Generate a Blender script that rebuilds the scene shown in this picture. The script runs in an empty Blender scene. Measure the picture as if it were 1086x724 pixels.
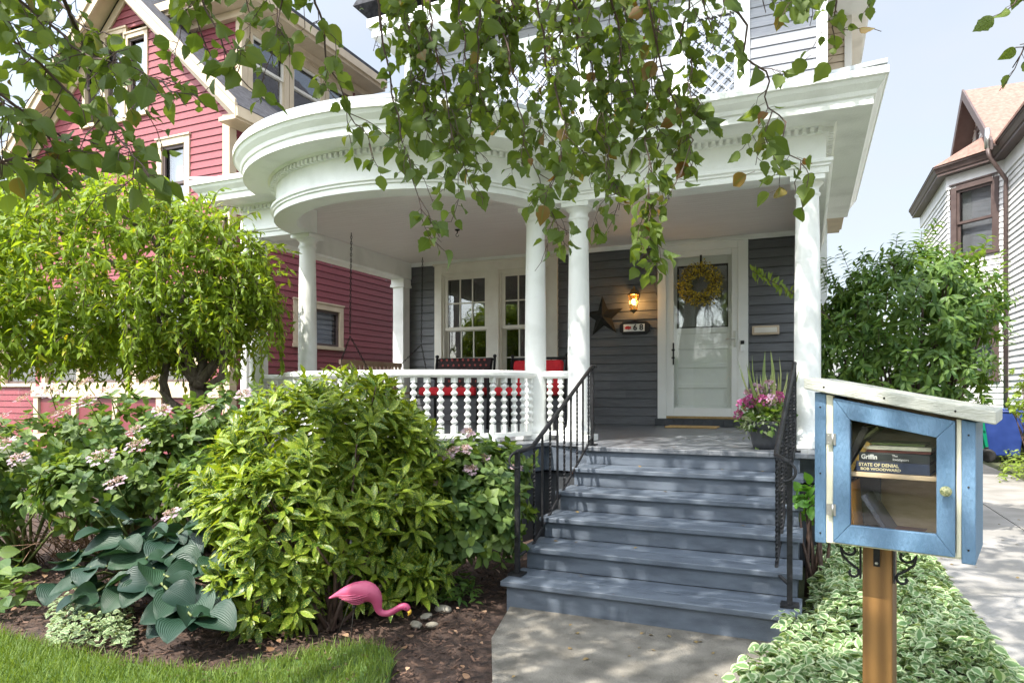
import bpy, math, random
import numpy as np
from mathutils import Vector, Matrix
random.seed(7); rng = np.random.default_rng(7)
C = bpy.context.scene.collection
R = math.radians
# ------------------------------------------------------------------ camera, sky, sun, exposure
YAW = R(23.4); CA, SA = math.cos(YAW), math.sin(YAW); CZ = 1.29
cam = bpy.data.objects.new('camera', bpy.data.cameras.new('camera')); C.objects.link(cam)
cam.location = (0, 0, CZ); cam.rotation_euler = (R(90), 0, YAW)
cam.data.lens = 24.0; cam.data.sensor_width = 36; cam.data.shift_y = 52/1086
cam.data.clip_start = .05; cam.data.clip_end = 500
bpy.context.scene.camera = cam
SUN_AZ = R(206); SUN_EL = R(54)          # azimuth measured from +Y clockwise, direction TO the sun
sdir = Vector((math.sin(SUN_AZ)*math.cos(SUN_EL), math.cos(SUN_AZ)*math.cos(SUN_EL), math.sin(SUN_EL)))
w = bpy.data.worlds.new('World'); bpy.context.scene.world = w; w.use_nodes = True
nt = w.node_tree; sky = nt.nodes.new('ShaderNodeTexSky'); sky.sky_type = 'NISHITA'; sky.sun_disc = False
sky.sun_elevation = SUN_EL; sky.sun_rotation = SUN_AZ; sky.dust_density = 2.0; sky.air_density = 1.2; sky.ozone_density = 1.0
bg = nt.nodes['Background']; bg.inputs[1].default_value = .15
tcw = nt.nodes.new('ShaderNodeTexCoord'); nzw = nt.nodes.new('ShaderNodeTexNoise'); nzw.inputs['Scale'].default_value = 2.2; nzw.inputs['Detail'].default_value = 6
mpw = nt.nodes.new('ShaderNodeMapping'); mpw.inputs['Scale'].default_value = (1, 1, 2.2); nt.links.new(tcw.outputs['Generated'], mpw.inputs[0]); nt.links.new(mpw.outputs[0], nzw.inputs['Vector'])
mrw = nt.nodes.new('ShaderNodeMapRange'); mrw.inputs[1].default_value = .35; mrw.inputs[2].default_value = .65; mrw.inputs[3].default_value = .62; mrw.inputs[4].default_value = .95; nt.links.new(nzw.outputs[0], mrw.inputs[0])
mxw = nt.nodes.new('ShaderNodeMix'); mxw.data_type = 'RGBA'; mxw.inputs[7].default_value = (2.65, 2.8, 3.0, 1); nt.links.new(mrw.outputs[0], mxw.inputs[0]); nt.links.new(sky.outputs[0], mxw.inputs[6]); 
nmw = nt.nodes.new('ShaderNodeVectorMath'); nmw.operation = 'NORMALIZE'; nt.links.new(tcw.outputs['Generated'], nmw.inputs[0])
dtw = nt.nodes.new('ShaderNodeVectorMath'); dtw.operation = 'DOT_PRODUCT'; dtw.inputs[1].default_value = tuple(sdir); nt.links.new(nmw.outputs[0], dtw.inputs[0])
glw = nt.nodes.new('ShaderNodeMapRange'); glw.interpolation_type = 'SMOOTHSTEP'; glw.inputs[1].default_value = .1; glw.inputs[2].default_value = .95; glw.inputs[3].default_value = .50; glw.inputs[4].default_value = 2.1; nt.links.new(dtw.outputs['Value'], glw.inputs[0])  # sky scaled up broadly around the sun, shaped to light the porch front
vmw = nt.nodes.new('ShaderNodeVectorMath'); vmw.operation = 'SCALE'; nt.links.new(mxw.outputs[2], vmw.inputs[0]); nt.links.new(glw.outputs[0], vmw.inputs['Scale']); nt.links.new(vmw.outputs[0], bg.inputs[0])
sl = bpy.data.lights.new('sun', 'SUN'); sl.energy = 2.1; sl.angle = R(.55); sl.color = (1, .95, .87)
so = bpy.data.objects.new('sun', sl); C.objects.link(so); so.rotation_euler = sdir.to_track_quat('Z', 'Y').to_euler()
sc = bpy.context.scene
sc.view_settings.view_transform = 'Standard'; sc.view_settings.look = 'None'; sc.view_settings.gamma = 1
sc.view_settings.use_curve_mapping = False; sc.view_settings.exposure = 2.1

# ------------------------------------------------------------------ helpers
def W(px, py, d):                       # point seen at (px,py) of the photograph, d metres in front
    l = (px-543)/724
    return Vector((d*(l*CA-SA), d*(CA+l*SA), CZ+(414-py)/724*d))
def WY(px, py, Y):
    l = (px-543)/724; return W(px, py, Y/(CA+l*SA))
def G(px, py, z=0):
    return W(px, py, (CZ-z)*724/(py-414))

class MB:
    def __init__(s): s.v = []; s.f = []; s.sm = []
    def add(s, vs, fs, smooth=False):
        b = len(s.v); s.v += [tuple(v) for v in vs]
        for f in fs: s.f.append(tuple(i+b for i in f)); s.sm.append(smooth)
        return s
    def box(s, x0, x1, y0, y1, z0, z1, M=None):
        vs = [Vector((x, y, z)) for x in (x0, x1) for y in (y0, y1) for z in (z0, z1)]
        if M is not None: vs = [M @ v for v in vs]
        return s.add(vs, [(0,1,3,2),(4,6,7,5),(0,4,5,1),(2,3,7,6),(0,2,6,4),(1,5,7,3)])
    def prism(s, pts, n):               # polygon pts extruded along vector n
        k = len(pts); n = Vector(n); a = [Vector(p) for p in pts]; b = [p+n for p in a]
        return s.add(a+b, [tuple(range(k))[::-1], tuple(range(k, 2*k))]+[(i, (i+1) % k, (i+1) % k+k, i+k) for i in range(k)])
    def lathe(s, prof, c=(0,0,0), n=20, M=None, smooth=True):
        vs = []; fs = []; m = len(prof)
        for r, z in prof:
            for i in range(n):
                t = 2*math.pi*i/n; v = Vector((r*math.cos(t), r*math.sin(t), z))
                if M is not None: v = M @ v
                vs.append(v+Vector(c))
        for j in range(m-1):
            for i in range(n):
                fs.append((j*n+i, j*n+(i+1) % n, (j+1)*n+(i+1) % n, (j+1)*n+i))
        s.add(vs, fs, smooth)
        b = len(s.v)-len(vs)
        s.f.append(tuple(b+i for i in range(n))[::-1]); s.sm.append(False)
        s.f.append(tuple(b+(m-1)*n+i for i in range(n))); s.sm.append(False)
        return s
    def tube(s, pts, r, n=8, closed=False):
        pts = [Vector(p) for p in pts]; k = len(pts)
        rs = r if isinstance(r, (list, tuple)) else [r]*k
        vs = []; fs = []; prev = None
        for i, p in enumerate(pts):
            t = (pts[min(i+1, k-1)]-pts[max(i-1, 0)])
            if t.length < 1e-9: t = Vector((0,0,1))
            t.normalize()
            if prev is None:
                u = t.orthogonal().normalized()
            else:
                u = prev - t*prev.dot(t)
                u = u.normalized() if u.length > 1e-6 else t.orthogonal().normalized()
            prev = u; v = t.cross(u)
            for j in range(n):
                a = 2*math.pi*j/n
                vs.append(p+(u*math.cos(a)+v*math.sin(a))*rs[i])
        for i in range(k-1):
            for j in range(n):
                fs.append((i*n+j, i*n+(j+1) % n, (i+1)*n+(j+1) % n, (i+1)*n+j))
        fs.append(tuple(range(n))[::-1]); fs.append(tuple((k-1)*n+j for j in range(n)))
        return s.add(vs, fs, True)
    def ball(s, c, r, n=12, m=8, sc=(1,1,1), M=None):
        vs = []; fs = []
        for i in range(m+1):
            ph = math.pi*i/m
            for j in range(n):
                t = 2*math.pi*j/n
                v = Vector((r*sc[0]*math.sin(ph)*math.cos(t), r*sc[1]*math.sin(ph)*math.sin(t), r*sc[2]*math.cos(ph)))
                if M is not None: v = M @ v
                vs.append(v+Vector(c))
        for i in range(m):
            for j in range(n): fs.append((i*n+j, (i+1)*n+j, (i+1)*n+(j+1) % n, i*n+(j+1) % n))
        return s.add(vs, fs, True)
    def build(s, name, mat, parent=None, bevel=0):
        me = bpy.data.meshes.new(name); me.from_pydata(s.v, [], s.f)
        me.polygons.foreach_set('use_smooth', s.sm); me.update()
        o = bpy.data.objects.new(name, me); C.objects.link(o)
        if mat: me.materials.append(mat)
        if parent: o.parent = parent; o.matrix_parent_inverse = parent_inv(parent)
        if bevel:
            b = o.modifiers.new('bevel', 'BEVEL'); b.width = bevel; b.segments = 2; b.limit_method = 'ANGLE'; b.angle_limit = R(40)
        return o
def parent_inv(p):
    m = Matrix.Identity(4); q = p; chain = []
    while q: chain.append(q); q = q.parent
    for q in reversed(chain):
        m = m @ (q.matrix_parent_inverse if q.parent else Matrix.Identity(4)) @ Matrix.LocRotScale(q.location, q.rotation_euler, q.scale)
    return m.inverted()
def tag(o, label=None, cat=None, group=None, kind=None):
    if label: o['label'] = label
    if cat: o['category'] = cat
    if group: o['group'] = group
    if kind: o['kind'] = kind
    return o
def thing(name, label, cat, loc=(0,0,0), group=None):
    o = bpy.data.objects.new(name, None); C.objects.link(o); o.location = loc; o.empty_display_size = .1
    return tag(o, label, cat, group)
def struct(o): o['kind'] = 'structure'; return o
def box(name, mat, parent, *a, bevel=0, M=None): return MB().box(*a, M=M).build(name, mat, parent, bevel)

# ------------------------------------------------------------------ materials
def mat(name, col, rough=.6, col2=None, scale=6, bump=0, bscale=40, metal=0, spec=.5, stretch=(1,1,1), detail=4, coat=0, contrast=(.35,.65)):
    m = bpy.data.materials.new(name); m.use_nodes = True; n = m.node_tree; p = n.nodes['Principled BSDF']
    p.inputs['Base Color'].default_value = (*col, 1); p.inputs['Roughness'].default_value = rough
    p.inputs['Metallic'].default_value = metal; p.inputs['Specular IOR Level'].default_value = spec; p.inputs['Coat Weight'].default_value = coat
    tc = n.nodes.new('ShaderNodeTexCoord'); mp = n.nodes.new('ShaderNodeMapping'); mp.inputs['Scale'].default_value = stretch
    n.links.new(tc.outputs['Object'], mp.inputs[0])
    if col2:
        ns = n.nodes.new('ShaderNodeTexNoise'); ns.inputs['Scale'].default_value = scale; ns.inputs['Detail'].default_value = detail
        n.links.new(mp.outputs[0], ns.inputs['Vector'])
        rp = n.nodes.new('ShaderNodeValToRGB'); rp.color_ramp.elements[0].color = (*col, 1); rp.color_ramp.elements[1].color = (*col2, 1)
        rp.color_ramp.elements[0].position, rp.color_ramp.elements[1].position = contrast
        n.links.new(ns.outputs[0], rp.inputs[0]); n.links.new(rp.outputs[0], p.inputs['Base Color'])
        mr = n.nodes.new('ShaderNodeMapRange'); mr.inputs[3].default_value = max(rough-.1, .03); mr.inputs[4].default_value = min(rough+.12, 1)
        n.links.new(ns.outputs[0], mr.inputs[0]); n.links.new(mr.outputs[0], p.inputs['Roughness'])
    if bump:
        nb = n.nodes.new('ShaderNodeTexNoise'); nb.inputs['Scale'].default_value = bscale; nb.inputs['Detail'].default_value = 5
        n.links.new(mp.outputs[0], nb.inputs['Vector'])
        b = n.nodes.new('ShaderNodeBump'); b.inputs['Strength'].default_value = bump; b.inputs['Distance'].default_value = .01
        n.links.new(nb.outputs[0], b.inputs['Height']); n.links.new(b.outputs[0], p.inputs['Normal'])
    return m
def leafmat(name, ca, cb, trans=.35, rib=None, margin=None, speck=None, rough=.42, ribs=0, cc=None):
    m = bpy.data.materials.new(name); m.use_nodes = True; n = m.node_tree; N = n.nodes; L = n.links; p = N['Principled BSDF']
    g = N.new('ShaderNodeNewGeometry'); rp = N.new('ShaderNodeValToRGB')
    rp.color_ramp.elements[0].color = (*ca, 1); rp.color_ramp.elements[1].color = (*cb, 1)
    if cc:
        e = rp.color_ramp.elements.new(.95); e.color = (*cb, 1); rp.color_ramp.elements[-1].color = (*cc, 1)
    L.new(g.outputs['Random Per Island'], rp.inputs[0]); col = rp.outputs[0]
    tc = N.new('ShaderNodeTexCoord'); sx = N.new('ShaderNodeSeparateXYZ'); L.new(tc.outputs['UV'], sx.inputs[0])
    ab = N.new('ShaderNodeMath'); ab.operation = 'ABSOLUTE'; L.new(sx.outputs[0], ab.inputs[0])
    def mix(c2, fac):
        nonlocal col
        mx = N.new('ShaderNodeMix'); mx.data_type = 'RGBA'; mx.inputs[7].default_value = (*c2, 1)
        L.new(col, mx.inputs[6]); L.new(fac, mx.inputs[0]); col = mx.outputs[2]
    if margin:
        nz = N.new('ShaderNodeTexNoise'); nz.inputs['Scale'].default_value = 45; L.new(tc.outputs['Object'], nz.inputs[0])
        a = N.new('ShaderNodeMath'); a.operation = 'MULTIPLY_ADD'; a.inputs[1].default_value = .55; L.new(nz.outputs[0], a.inputs[0]); L.new(ab.outputs[0], a.inputs[2])
        mr = N.new('ShaderNodeMapRange'); mr.inputs[1].default_value = .78; mr.inputs[2].default_value = .92; L.new(a.outputs[0], mr.inputs[0]); mix(margin, mr.outputs[0])
    if speck:
        nz = N.new('ShaderNodeTexNoise'); nz.inputs['Scale'].default_value = 150; nz.inputs['Detail'].default_value = 1; L.new(tc.outputs['Object'], nz.inputs[0])
        mr = N.new('ShaderNodeMapRange'); mr.inputs[1].default_value = .56; mr.inputs[2].default_value = .63; mr.inputs[4].default_value = .75; L.new(nz.outputs[0], mr.inputs[0]); mix(speck, mr.outputs[0])
    if rib:
        mr = N.new('ShaderNodeMapRange'); mr.inputs[1].default_value = .16; mr.inputs[2].default_value = .02; mr.inputs[4].default_value = .6; L.new(ab.outputs[0], mr.inputs[0]); mix(rib, mr.outputs[0])
    L.new(col, p.inputs['Base Color']); p.inputs['Roughness'].default_value = rough
    wv = N.new('ShaderNodeMath'); wv.operation = 'MULTIPLY_ADD'; wv.inputs[1].default_value = 1.6; L.new(ab.outputs[0], wv.inputs[0]) ; L.new(sx.outputs[1], wv.inputs[2])
    if ribs:
        wv.inputs[1].default_value = ribs; wv.inputs[2].default_value = 0
        for l in list(wv.inputs[2].links): n.links.remove(l)
    sn = N.new('ShaderNodeMath'); sn.operation = 'SINE'
    if not ribs:
        k = N.new('ShaderNodeMath'); k.operation = 'MULTIPLY'; k.inputs[1].default_value = 38; L.new(wv.outputs[0], k.inputs[0]); L.new(k.outputs[0], sn.inputs[0])
    else: L.new(wv.outputs[0], sn.inputs[0])
    bp = N.new('ShaderNodeBump'); bp.inputs['Strength'].default_value = .5 if ribs else .25; bp.inputs['Distance'].default_value = .0013 if ribs else .002
    L.new(sn.outputs[0], bp.inputs['Height']); L.new(bp.outputs[0], p.inputs['Normal'])
    tr = N.new('ShaderNodeBsdfTranslucent'); ms = N.new('ShaderNodeMixShader'); ms.inputs[0].default_value = trans
    br = N.new('ShaderNodeMix'); br.data_type = 'RGBA'; br.blend_type = 'MULTIPLY'; br.inputs[0].default_value = 1; br.inputs[7].default_value = (1.5, 1.35, .55, 1)
    L.new(col, br.inputs[6]); L.new(br.outputs[2], tr.inputs[0])
    L.new(p.outputs[0], ms.inputs[1]); L.new(tr.outputs[0], ms.inputs[2]); L.new(ms.outputs[0], N['Material Output'].inputs[0])
    return m
def glassmat(name, tint=(.9,.95,.93), refl=1.0, base=None, rough=.02):
    m = bpy.data.materials.new(name); m.use_nodes = True; N = m.node_tree.nodes; L = m.node_tree.links
    N.remove(N['Principled BSDF'])
    fr = N.new('ShaderNodeLayerWeight'); fr.inputs[0].default_value = .5
    pw = N.new('ShaderNodeMath'); pw.operation = 'POWER'; pw.inputs[1].default_value = 4; L.new(fr.outputs['Facing'], pw.inputs[0])
    k = N.new('ShaderNodeMath'); k.operation = 'MULTIPLY_ADD'; k.inputs[1].default_value = .7; k.inputs[2].default_value = refl; k.use_clamp = True; L.new(pw.outputs[0], k.inputs[0])
    gl = N.new('ShaderNodeBsdfGlossy'); gl.inputs['Roughness'].default_value = rough
    tb = N.new('ShaderNodeBsdfTransparent'); tb.inputs[0].default_value = (*tint, 1)
    ms = N.new('ShaderNodeMixShader'); L.new(k.outputs[0], ms.inputs[0]); L.new(tb.outputs[0], ms.inputs[1]); L.new(gl.outputs[0], ms.inputs[2])
    nz = N.new('ShaderNodeTexNoise'); nz.inputs['Scale'].default_value = 3; bp = N.new('ShaderNodeBump'); bp.inputs['Strength'].default_value = .04; bp.inputs['Distance'].default_value = .02
    tc = N.new('ShaderNodeTexCoord'); L.new(tc.outputs['Object'], nz.inputs[0]); L.new(nz.outputs[0], bp.inputs['Height']); L.new(bp.outputs[0], gl.inputs['Normal'])
    L.new(ms.outputs[0], N['Material Output'].inputs[0]); return m
def emis(name, col, s):
    m = bpy.data.materials.new(name); m.use_nodes = True; p = m.node_tree.nodes['Principled BSDF']
    p.inputs['Emission Color'].default_value = (*col, 1); p.inputs['Emission Strength'].default_value = s; p.inputs['Base Color'].default_value = (*col, 1); return m

M = {}
M['white'] = mat('white_paint', (.66,.67,.635), .45, (.82,.83,.80), 2.6, .3, 60, detail=12, contrast=(.28,.5))
def vary(m, a=.88, b=1.1):
    n = m.node_tree; N = n.nodes; L = n.links; p = N['Principled BSDF']; src = p.inputs['Base Color'].links[0].from_socket
    g = N.new('ShaderNodeNewGeometry'); mr = N.new('ShaderNodeMapRange'); mr.inputs[3].default_value = a; mr.inputs[4].default_value = b; L.new(g.outputs['Random Per Island'], mr.inputs[0])
    v = N.new('ShaderNodeVectorMath'); v.operation = 'SCALE'; L.new(src, v.inputs[0]); L.new(mr.outputs[0], v.inputs['Scale']); L.new(v.outputs[0], p.inputs['Base Color'])
M['ceil'] = mat('ceiling_paint', (.72,.675,.645), .5, (.77,.73,.70), 3, .08, 50, stretch=(1,8,1))  # warm pink tone of lamplight and bounce is put into this colour
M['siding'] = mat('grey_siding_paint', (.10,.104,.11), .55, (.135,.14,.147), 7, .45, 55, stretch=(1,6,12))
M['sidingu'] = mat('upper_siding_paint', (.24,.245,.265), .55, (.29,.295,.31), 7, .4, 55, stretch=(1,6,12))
M['step'] = mat('step_paint', (.066,.082,.106), .4, (.115,.138,.17), 3, .35, 70, stretch=(2,7,7), detail=10, contrast=(.3,.6))
M['floor'] = mat('porch_floor_paint', (.10,.11,.125), .35, (.19,.20,.215), 7, .25, 60, stretch=(3,3,3))
M['skirt'] = mat('skirt_paint', (.03,.034,.04), .6, (.05,.055,.06), 6, .2)
M['cream'] = mat('cream_paint', (.50,.395,.27), .5, (.58,.47,.33), 5, .1)
M['wcream'] = mat('window_trim_paint', (.66,.62,.54), .45, (.72,.69,.61), 5, .1)
M['door'] = mat('storm_door_paint', (.76,.77,.73), .35, (.80,.81,.77), 4, .05)
M['idoor'] = mat('inner_door_paint', (.76,.77,.72), .4, (.80,.81,.76), 4, .05)
M['red'] = mat('red_siding_paint', (.20,.040,.050), .55, (.26,.058,.068), 7, .4, 55, stretch=(3,3,12))
M['redp'] = mat('red_panel_paint', (.15,.03,.035), .5, (.19,.042,.05), 4, .1)
M['iron'] = mat('black_iron', (.010,.010,.011), .45, (.02,.02,.022), 30, .3, 90, spec=.3)
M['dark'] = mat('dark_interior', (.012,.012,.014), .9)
M['glass'] = glassmat('window_glass', (.75,.77,.77), .10)
M['sglass'] = glassmat('storm_glass', (.98,.99,.985), .03)
M['lglass'] = glassmat('library_glass', (.98,.98,.97), .03, rough=.03)
M['skyglass'] = glassmat('upper_window_glass', (.8,.82,.84), .16)
M['wscreen'] = mat('window_shade', (.40,.39,.38), .6, (.50,.48,.46), 3, .1)
M['blue'] = mat('library_blue_paint', (.085,.17,.265), .5, (.125,.22,.33), 5, .45, 40, stretch=(4,4,1.2), detail=9, contrast=(.3,.7))
M['lcream'] = mat('library_cream_paint', (.66,.62,.45), .5, (.74,.70,.54), 6, .15)
M['lroof'] = mat('library_roof_paint', (.43,.43,.36), .5, (.52,.52,.45), 7, .4, stretch=(1,6,6))
M['pine'] = mat('post_wood', (.17,.07,.018), .55, (.32,.15,.045), 3.2, .2, 30, stretch=(14,14,1.0), detail=6)
M['shelfw'] = mat('shelf_wood', (.50,.37,.22), .6, (.62,.48,.31), 5, .2, 30, stretch=(1,12,12))
M['brass'] = mat('aged_brass', (.32,.22,.10), .35, (.42,.30,.15), 20, .1, metal=.9)
M['bronze'] = mat('dark_bronze', (.022,.021,.018), .75, (.035,.034,.03), 15, .2, spec=.2)
M['knob'] = mat('knob_cream', (.55,.52,.28), .3, (.12,.16,.06), 200, .2)
M['steel'] = mat('nickel', (.55,.54,.5), .3, metal=.9)
M['swingw'] = mat('swing_wood', (.33,.23,.16), .6, (.44,.32,.23), 5, .2)
M['redc'] = mat('red_cushion_fabric', (.60,.012,.025), .8, (.70,.025,.035), 20, .3, 120)
M['throw'] = mat('dark_throw_fabric', (.03,.02,.022), .9, (.05,.03,.03), 20, .4, 150)
M['throwdot'] = mat('throw_dot_fabric', (.42,.10,.09), .9)
M['coir'] = mat('coir_mat', (.42,.27,.10), .95, (.55,.38,.17), 60, .8, 200)
M['pot'] = mat('grey_pot', (.06,.062,.068), .5, (.085,.087,.092), 8, .1)
M['pink'] = mat('flamingo_pink', (.42,.055,.14), .45, (.50,.10,.18), 8, .1)
M['beak'] = mat('flamingo_beak', (.75,.42,.05), .4)
M['shgrey'] = mat('grey_shingles', (.03,.03,.036), .9, (.07,.07,.08), 14, .8, 60)
M['shpeach'] = mat('peach_shingles', (.19,.105,.08), .85, (.27,.165,.13), 14, .8, 60)
M['brown'] = mat('brown_trim', (.075,.05,.045), .5, (.10,.07,.062), 6, .1)
M['wsiding'] = mat('white_siding', (.72,.71,.69), .5, (.78,.77,.75), 6, .1)
M['conc'] = mat('driveway_concrete', (.23,.22,.20), .85, (.33,.315,.295), 2.5, .5, 90, detail=9)
M['walk'] = mat('walk_concrete', (.11,.10,.082), .9, (.23,.21,.175), 6, .9, 120, detail=12)
M['soil'] = mat('mulch_soil', (.025,.015,.011), .95, (.08,.048,.034), 22, 1.0, 60, detail=8)
M['chip'] = mat('mulch_chips', (.035,.02,.013), .9, (.13,.075,.05), 12, .4)
M['chip2'] = mat('dead_leaves', (.28,.16,.08), .8, (.42,.28,.17), 9, .4)
M['turf'] = mat('lawn_turf', (.05,.10,.02), .9, (.09,.16,.035), 10, .8, 80)
M['ground'] = mat('ground_soil', (.06,.07,.03), .95, (.10,.11,.05), 3, .6)
M['bark'] = mat('tree_bark', (.075,.055,.04), .85, (.14,.11,.085), 18, .9, 40, stretch=(2,2,.6))
M['twig'] = mat('twig_bark', (.06,.035,.025), .7, (.10,.06,.045), 25, .3)
M['stem'] = mat('green_stem', (.12,.15,.04), .6)
M['bing'] = mat('green_plastic', (.0,.26,.13), .45); M['binb'] = mat('blue_plastic', (.012,.035,.17), .45, (.02,.05,.22), 5)
M['tyre'] = mat('black_plastic', (.02,.02,.02), .7)
M['stone'] = mat('bed_stones', (.20,.18,.14), .9, (.34,.31,.25), 12, .6)
M['screen'] = mat('window_curtain', (.62,.64,.68), .8, (.75,.77,.8), 4)
for k_ in ('siding','sidingu','red','wsiding'): vary(M[k_])
def grain(m, ca, cb):
    n = m.node_tree; N = n.nodes; L = n.links; p = N['Principled BSDF']; tc = N.new('ShaderNodeTexCoord'); mp = N.new('ShaderNodeMapping'); mp.inputs['Scale'].default_value = (7,7,.8); L.new(tc.outputs['Object'], mp.inputs[0])
    w_ = N.new('ShaderNodeTexWave'); w_.inputs['Scale'].default_value = 1.1; w_.inputs['Distortion'].default_value = 5; w_.inputs['Detail'].default_value = 4; w_.inputs['Detail Scale'].default_value = .8; L.new(mp.outputs[0], w_.inputs['Vector'])
    r = N.new('ShaderNodeValToRGB'); r.color_ramp.elements[0].color = (*ca,1); r.color_ramp.elements[1].color = (*cb,1); L.new(w_.outputs[0], r.inputs[0]); L.new(r.outputs[0], p.inputs['Base Color'])
grain(M['pine'], (.15,.072,.018), (.26,.13,.036))
# ------------------------------------------------------------------ leaves
def strip_leaf(prof, fold=.25, droop=.15, cols=1):
    """prof: list of (y, halfwidth); returns verts, faces, uvs.  +Y is the leaf axis, +Z its upper side"""
    vs = []; uv = []; fs = []; k = len(prof); us = [i/cols for i in range(-cols, cols+1)]
    for y, h in prof:
        for u in us:
            vs.append((u*h, y, abs(u)*h*fold-droop*y*y)); uv.append((u, y))
    n = len(us)
    for i in range(k-1):
        for j in range(n-1): fs.append((i*n+j, i*n+j+1, (i+1)*n+j+1, (i+1)*n+j))
    return np.array(vs, float), fs, np.array(uv, float)
T_LOBE = strip_leaf([(0,.02),(.05,.18),(.15,.31),(.27,.38),(.4,.36),(.5,.41),(.57,.34),(.68,.23),(.75,.22),(.86,.10),(1,.0)], .3, .18)
T_LOBE2 = strip_leaf([(0,.02),(.08,.2),(.22,.32),(.38,.36),(.5,.36),(.58,.34),(.66,.27),(.82,.15),(1,0)], .55, .4)
T_OVAL = strip_leaf([(0,.02),(.1,.2),(.25,.33),(.45,.37),(.65,.29),(.83,.15),(1,0)], .25, .2)
T_LANCE = strip_leaf([(0,.01),(.15,.1),(.35,.17),(.55,.18),(.75,.11),(1,0)], .35, .3)
T_AUC = strip_leaf([(0,.01),(.15,.07),(.32,.14),(.5,.17),(.68,.14),(.84,.075),(1,0)], .35, .25)
T_NARR = strip_leaf([(0,.01),(.2,.12),(.45,.17),(.7,.12),(1,0)], .2, .35)
T_PETAL = strip_leaf([(0,.05),(.3,.3),(.7,.42),(1,.2)], .1, .1)
T_BLADE = strip_leaf([(0,.035),(.5,.03),(1,0)], 0, .35)
T_STRAP = strip_leaf([(0,.025),(.25,.035),(.5,.035),(.75,.024),(1,0)], .5, .25)
def hosta_t():
    prof = [(0,.05),(.04,.26),(.12,.39),(.26,.47),(.42,.49),(.58,.45),(.73,.36),(.86,.23),(.95,.11),(1,.0)]
    v, f, u = strip_leaf(prof, .1, .22, cols=4)
    v[:,2] += .34*v[:,0]**2/.25*.45+.02*np.sin(v[:,1]*14+np.abs(u[:,0])*3)*np.abs(u[:,0])
    return v, f, u
T_HOSTA = hosta_t()
def nrm(a): return a/np.maximum(np.linalg.norm(a, axis=-1, keepdims=True), 1e-9)
def leaves(name, m, parent, T, P, A, N, S, smooth=True):
    P = np.asarray(P, float); A = nrm(np.asarray(A, float)); N = np.asarray(N, float); S = np.asarray(S, float)
    X = nrm(np.cross(A, N)); N = np.cross(X, A); tv, tf, tu = T; k = len(P); nv = len(tv)
    V = P[:,None,:]+S[:,None,None]*(tv[None,:,0:1]*X[:,None,:]+tv[None,:,1:2]*A[:,None,:]+tv[None,:,2:3]*N[:,None,:])
    V = V.reshape(-1, 3); tf = np.array(tf); F = (tf[None]+np.arange(k)[:,None,None]*nv).reshape(-1, 4)
    me = bpy.data.meshes.new(name); me.vertices.add(len(V)); me.vertices.foreach_set('co', V.ravel())
    me.loops.add(F.size); me.loops.foreach_set('vertex_index', F.ravel().astype(np.int32))
    me.polygons.add(len(F)); me.polygons.foreach_set('loop_start', np.arange(0, F.size, 4, dtype=np.int32)); me.polygons.foreach_set('loop_total', np.full(len(F), 4, dtype=np.int32))
    me.polygons.foreach_set('use_smooth', np.full(len(F), smooth)); me.update()
    uvl = me.uv_layers.new(name='UVMap'); U = np.tile(tu, (k, 1))[F.ravel()]; uvl.data.foreach_set('uv', U.ravel())
    me.materials.append(m); me.validate()
    o = bpy.data.objects.new(name, me); C.objects.link(o)
    if parent: o.parent = parent; o.matrix_parent_inverse = parent_inv(parent)
    return o
def rv(n, s=1): return rng.normal(size=(n, 3))*s
L_TREE = leafmat('tree_leaf', (.085,.14,.022), (.15,.215,.04), .5, rib=(.12,.19,.05), rough=.5, cc=(.20,.10,.03))
L_WEEP = leafmat('weeping_leaf', (.16,.25,.025), (.27,.38,.04), .5, rough=.45, cc=(.48,.42,.04))
L_AUC = leafmat('speckled_leaf', (.04,.11,.016), (.24,.34,.028), .35, speck=(.52,.52,.09), rough=.3)
L_HYD = leafmat('hydrangea_leaf', (.05,.115,.028), (.18,.26,.055), .38, rib=(.13,.19,.07), rough=.45)
L_HOSTA = leafmat('hosta_leaf', (.010,.034,.025), (.022,.062,.026), .16, rough=.48, ribs=58)
L_VAR = leafmat('variegated_leaf', (.11,.21,.07), (.17,.28,.10), .25, margin=(.47,.55,.33), rough=.5)
L_BUSH = leafmat('bush_leaf', (.06,.14,.03), (.17,.27,.05), .42, rib=(.10,.17,.05), rough=.38)
L_YEL = leafmat('yellow_green_leaf', (.16,.25,.03), (.26,.36,.05), .4)
L_GRASS = leafmat('grass_blade', (.085,.15,.02), (.19,.27,.045), .35, rough=.5)
L_LOW = leafmat('low_leaf', (.09,.16,.06), (.16,.24,.10), .25, margin=(.35,.42,.22))
L_MUM = leafmat('magenta_petal', (.32,.05,.20), (.50,.14,.34), .3); L_PNK = leafmat('pale_petal', (.42,.26,.42), (.58,.44,.56), .3)
L_WR = leafmat('wreath_petal', (.46,.36,.03), (.66,.52,.07), .2); L_WR2 = leafmat('wreath_berry', (.10,.06,.015), (.28,.24,.05), .1)
L_WHT = leafmat('white_floret', (.62,.62,.50), (.75,.74,.66), .3)

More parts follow.
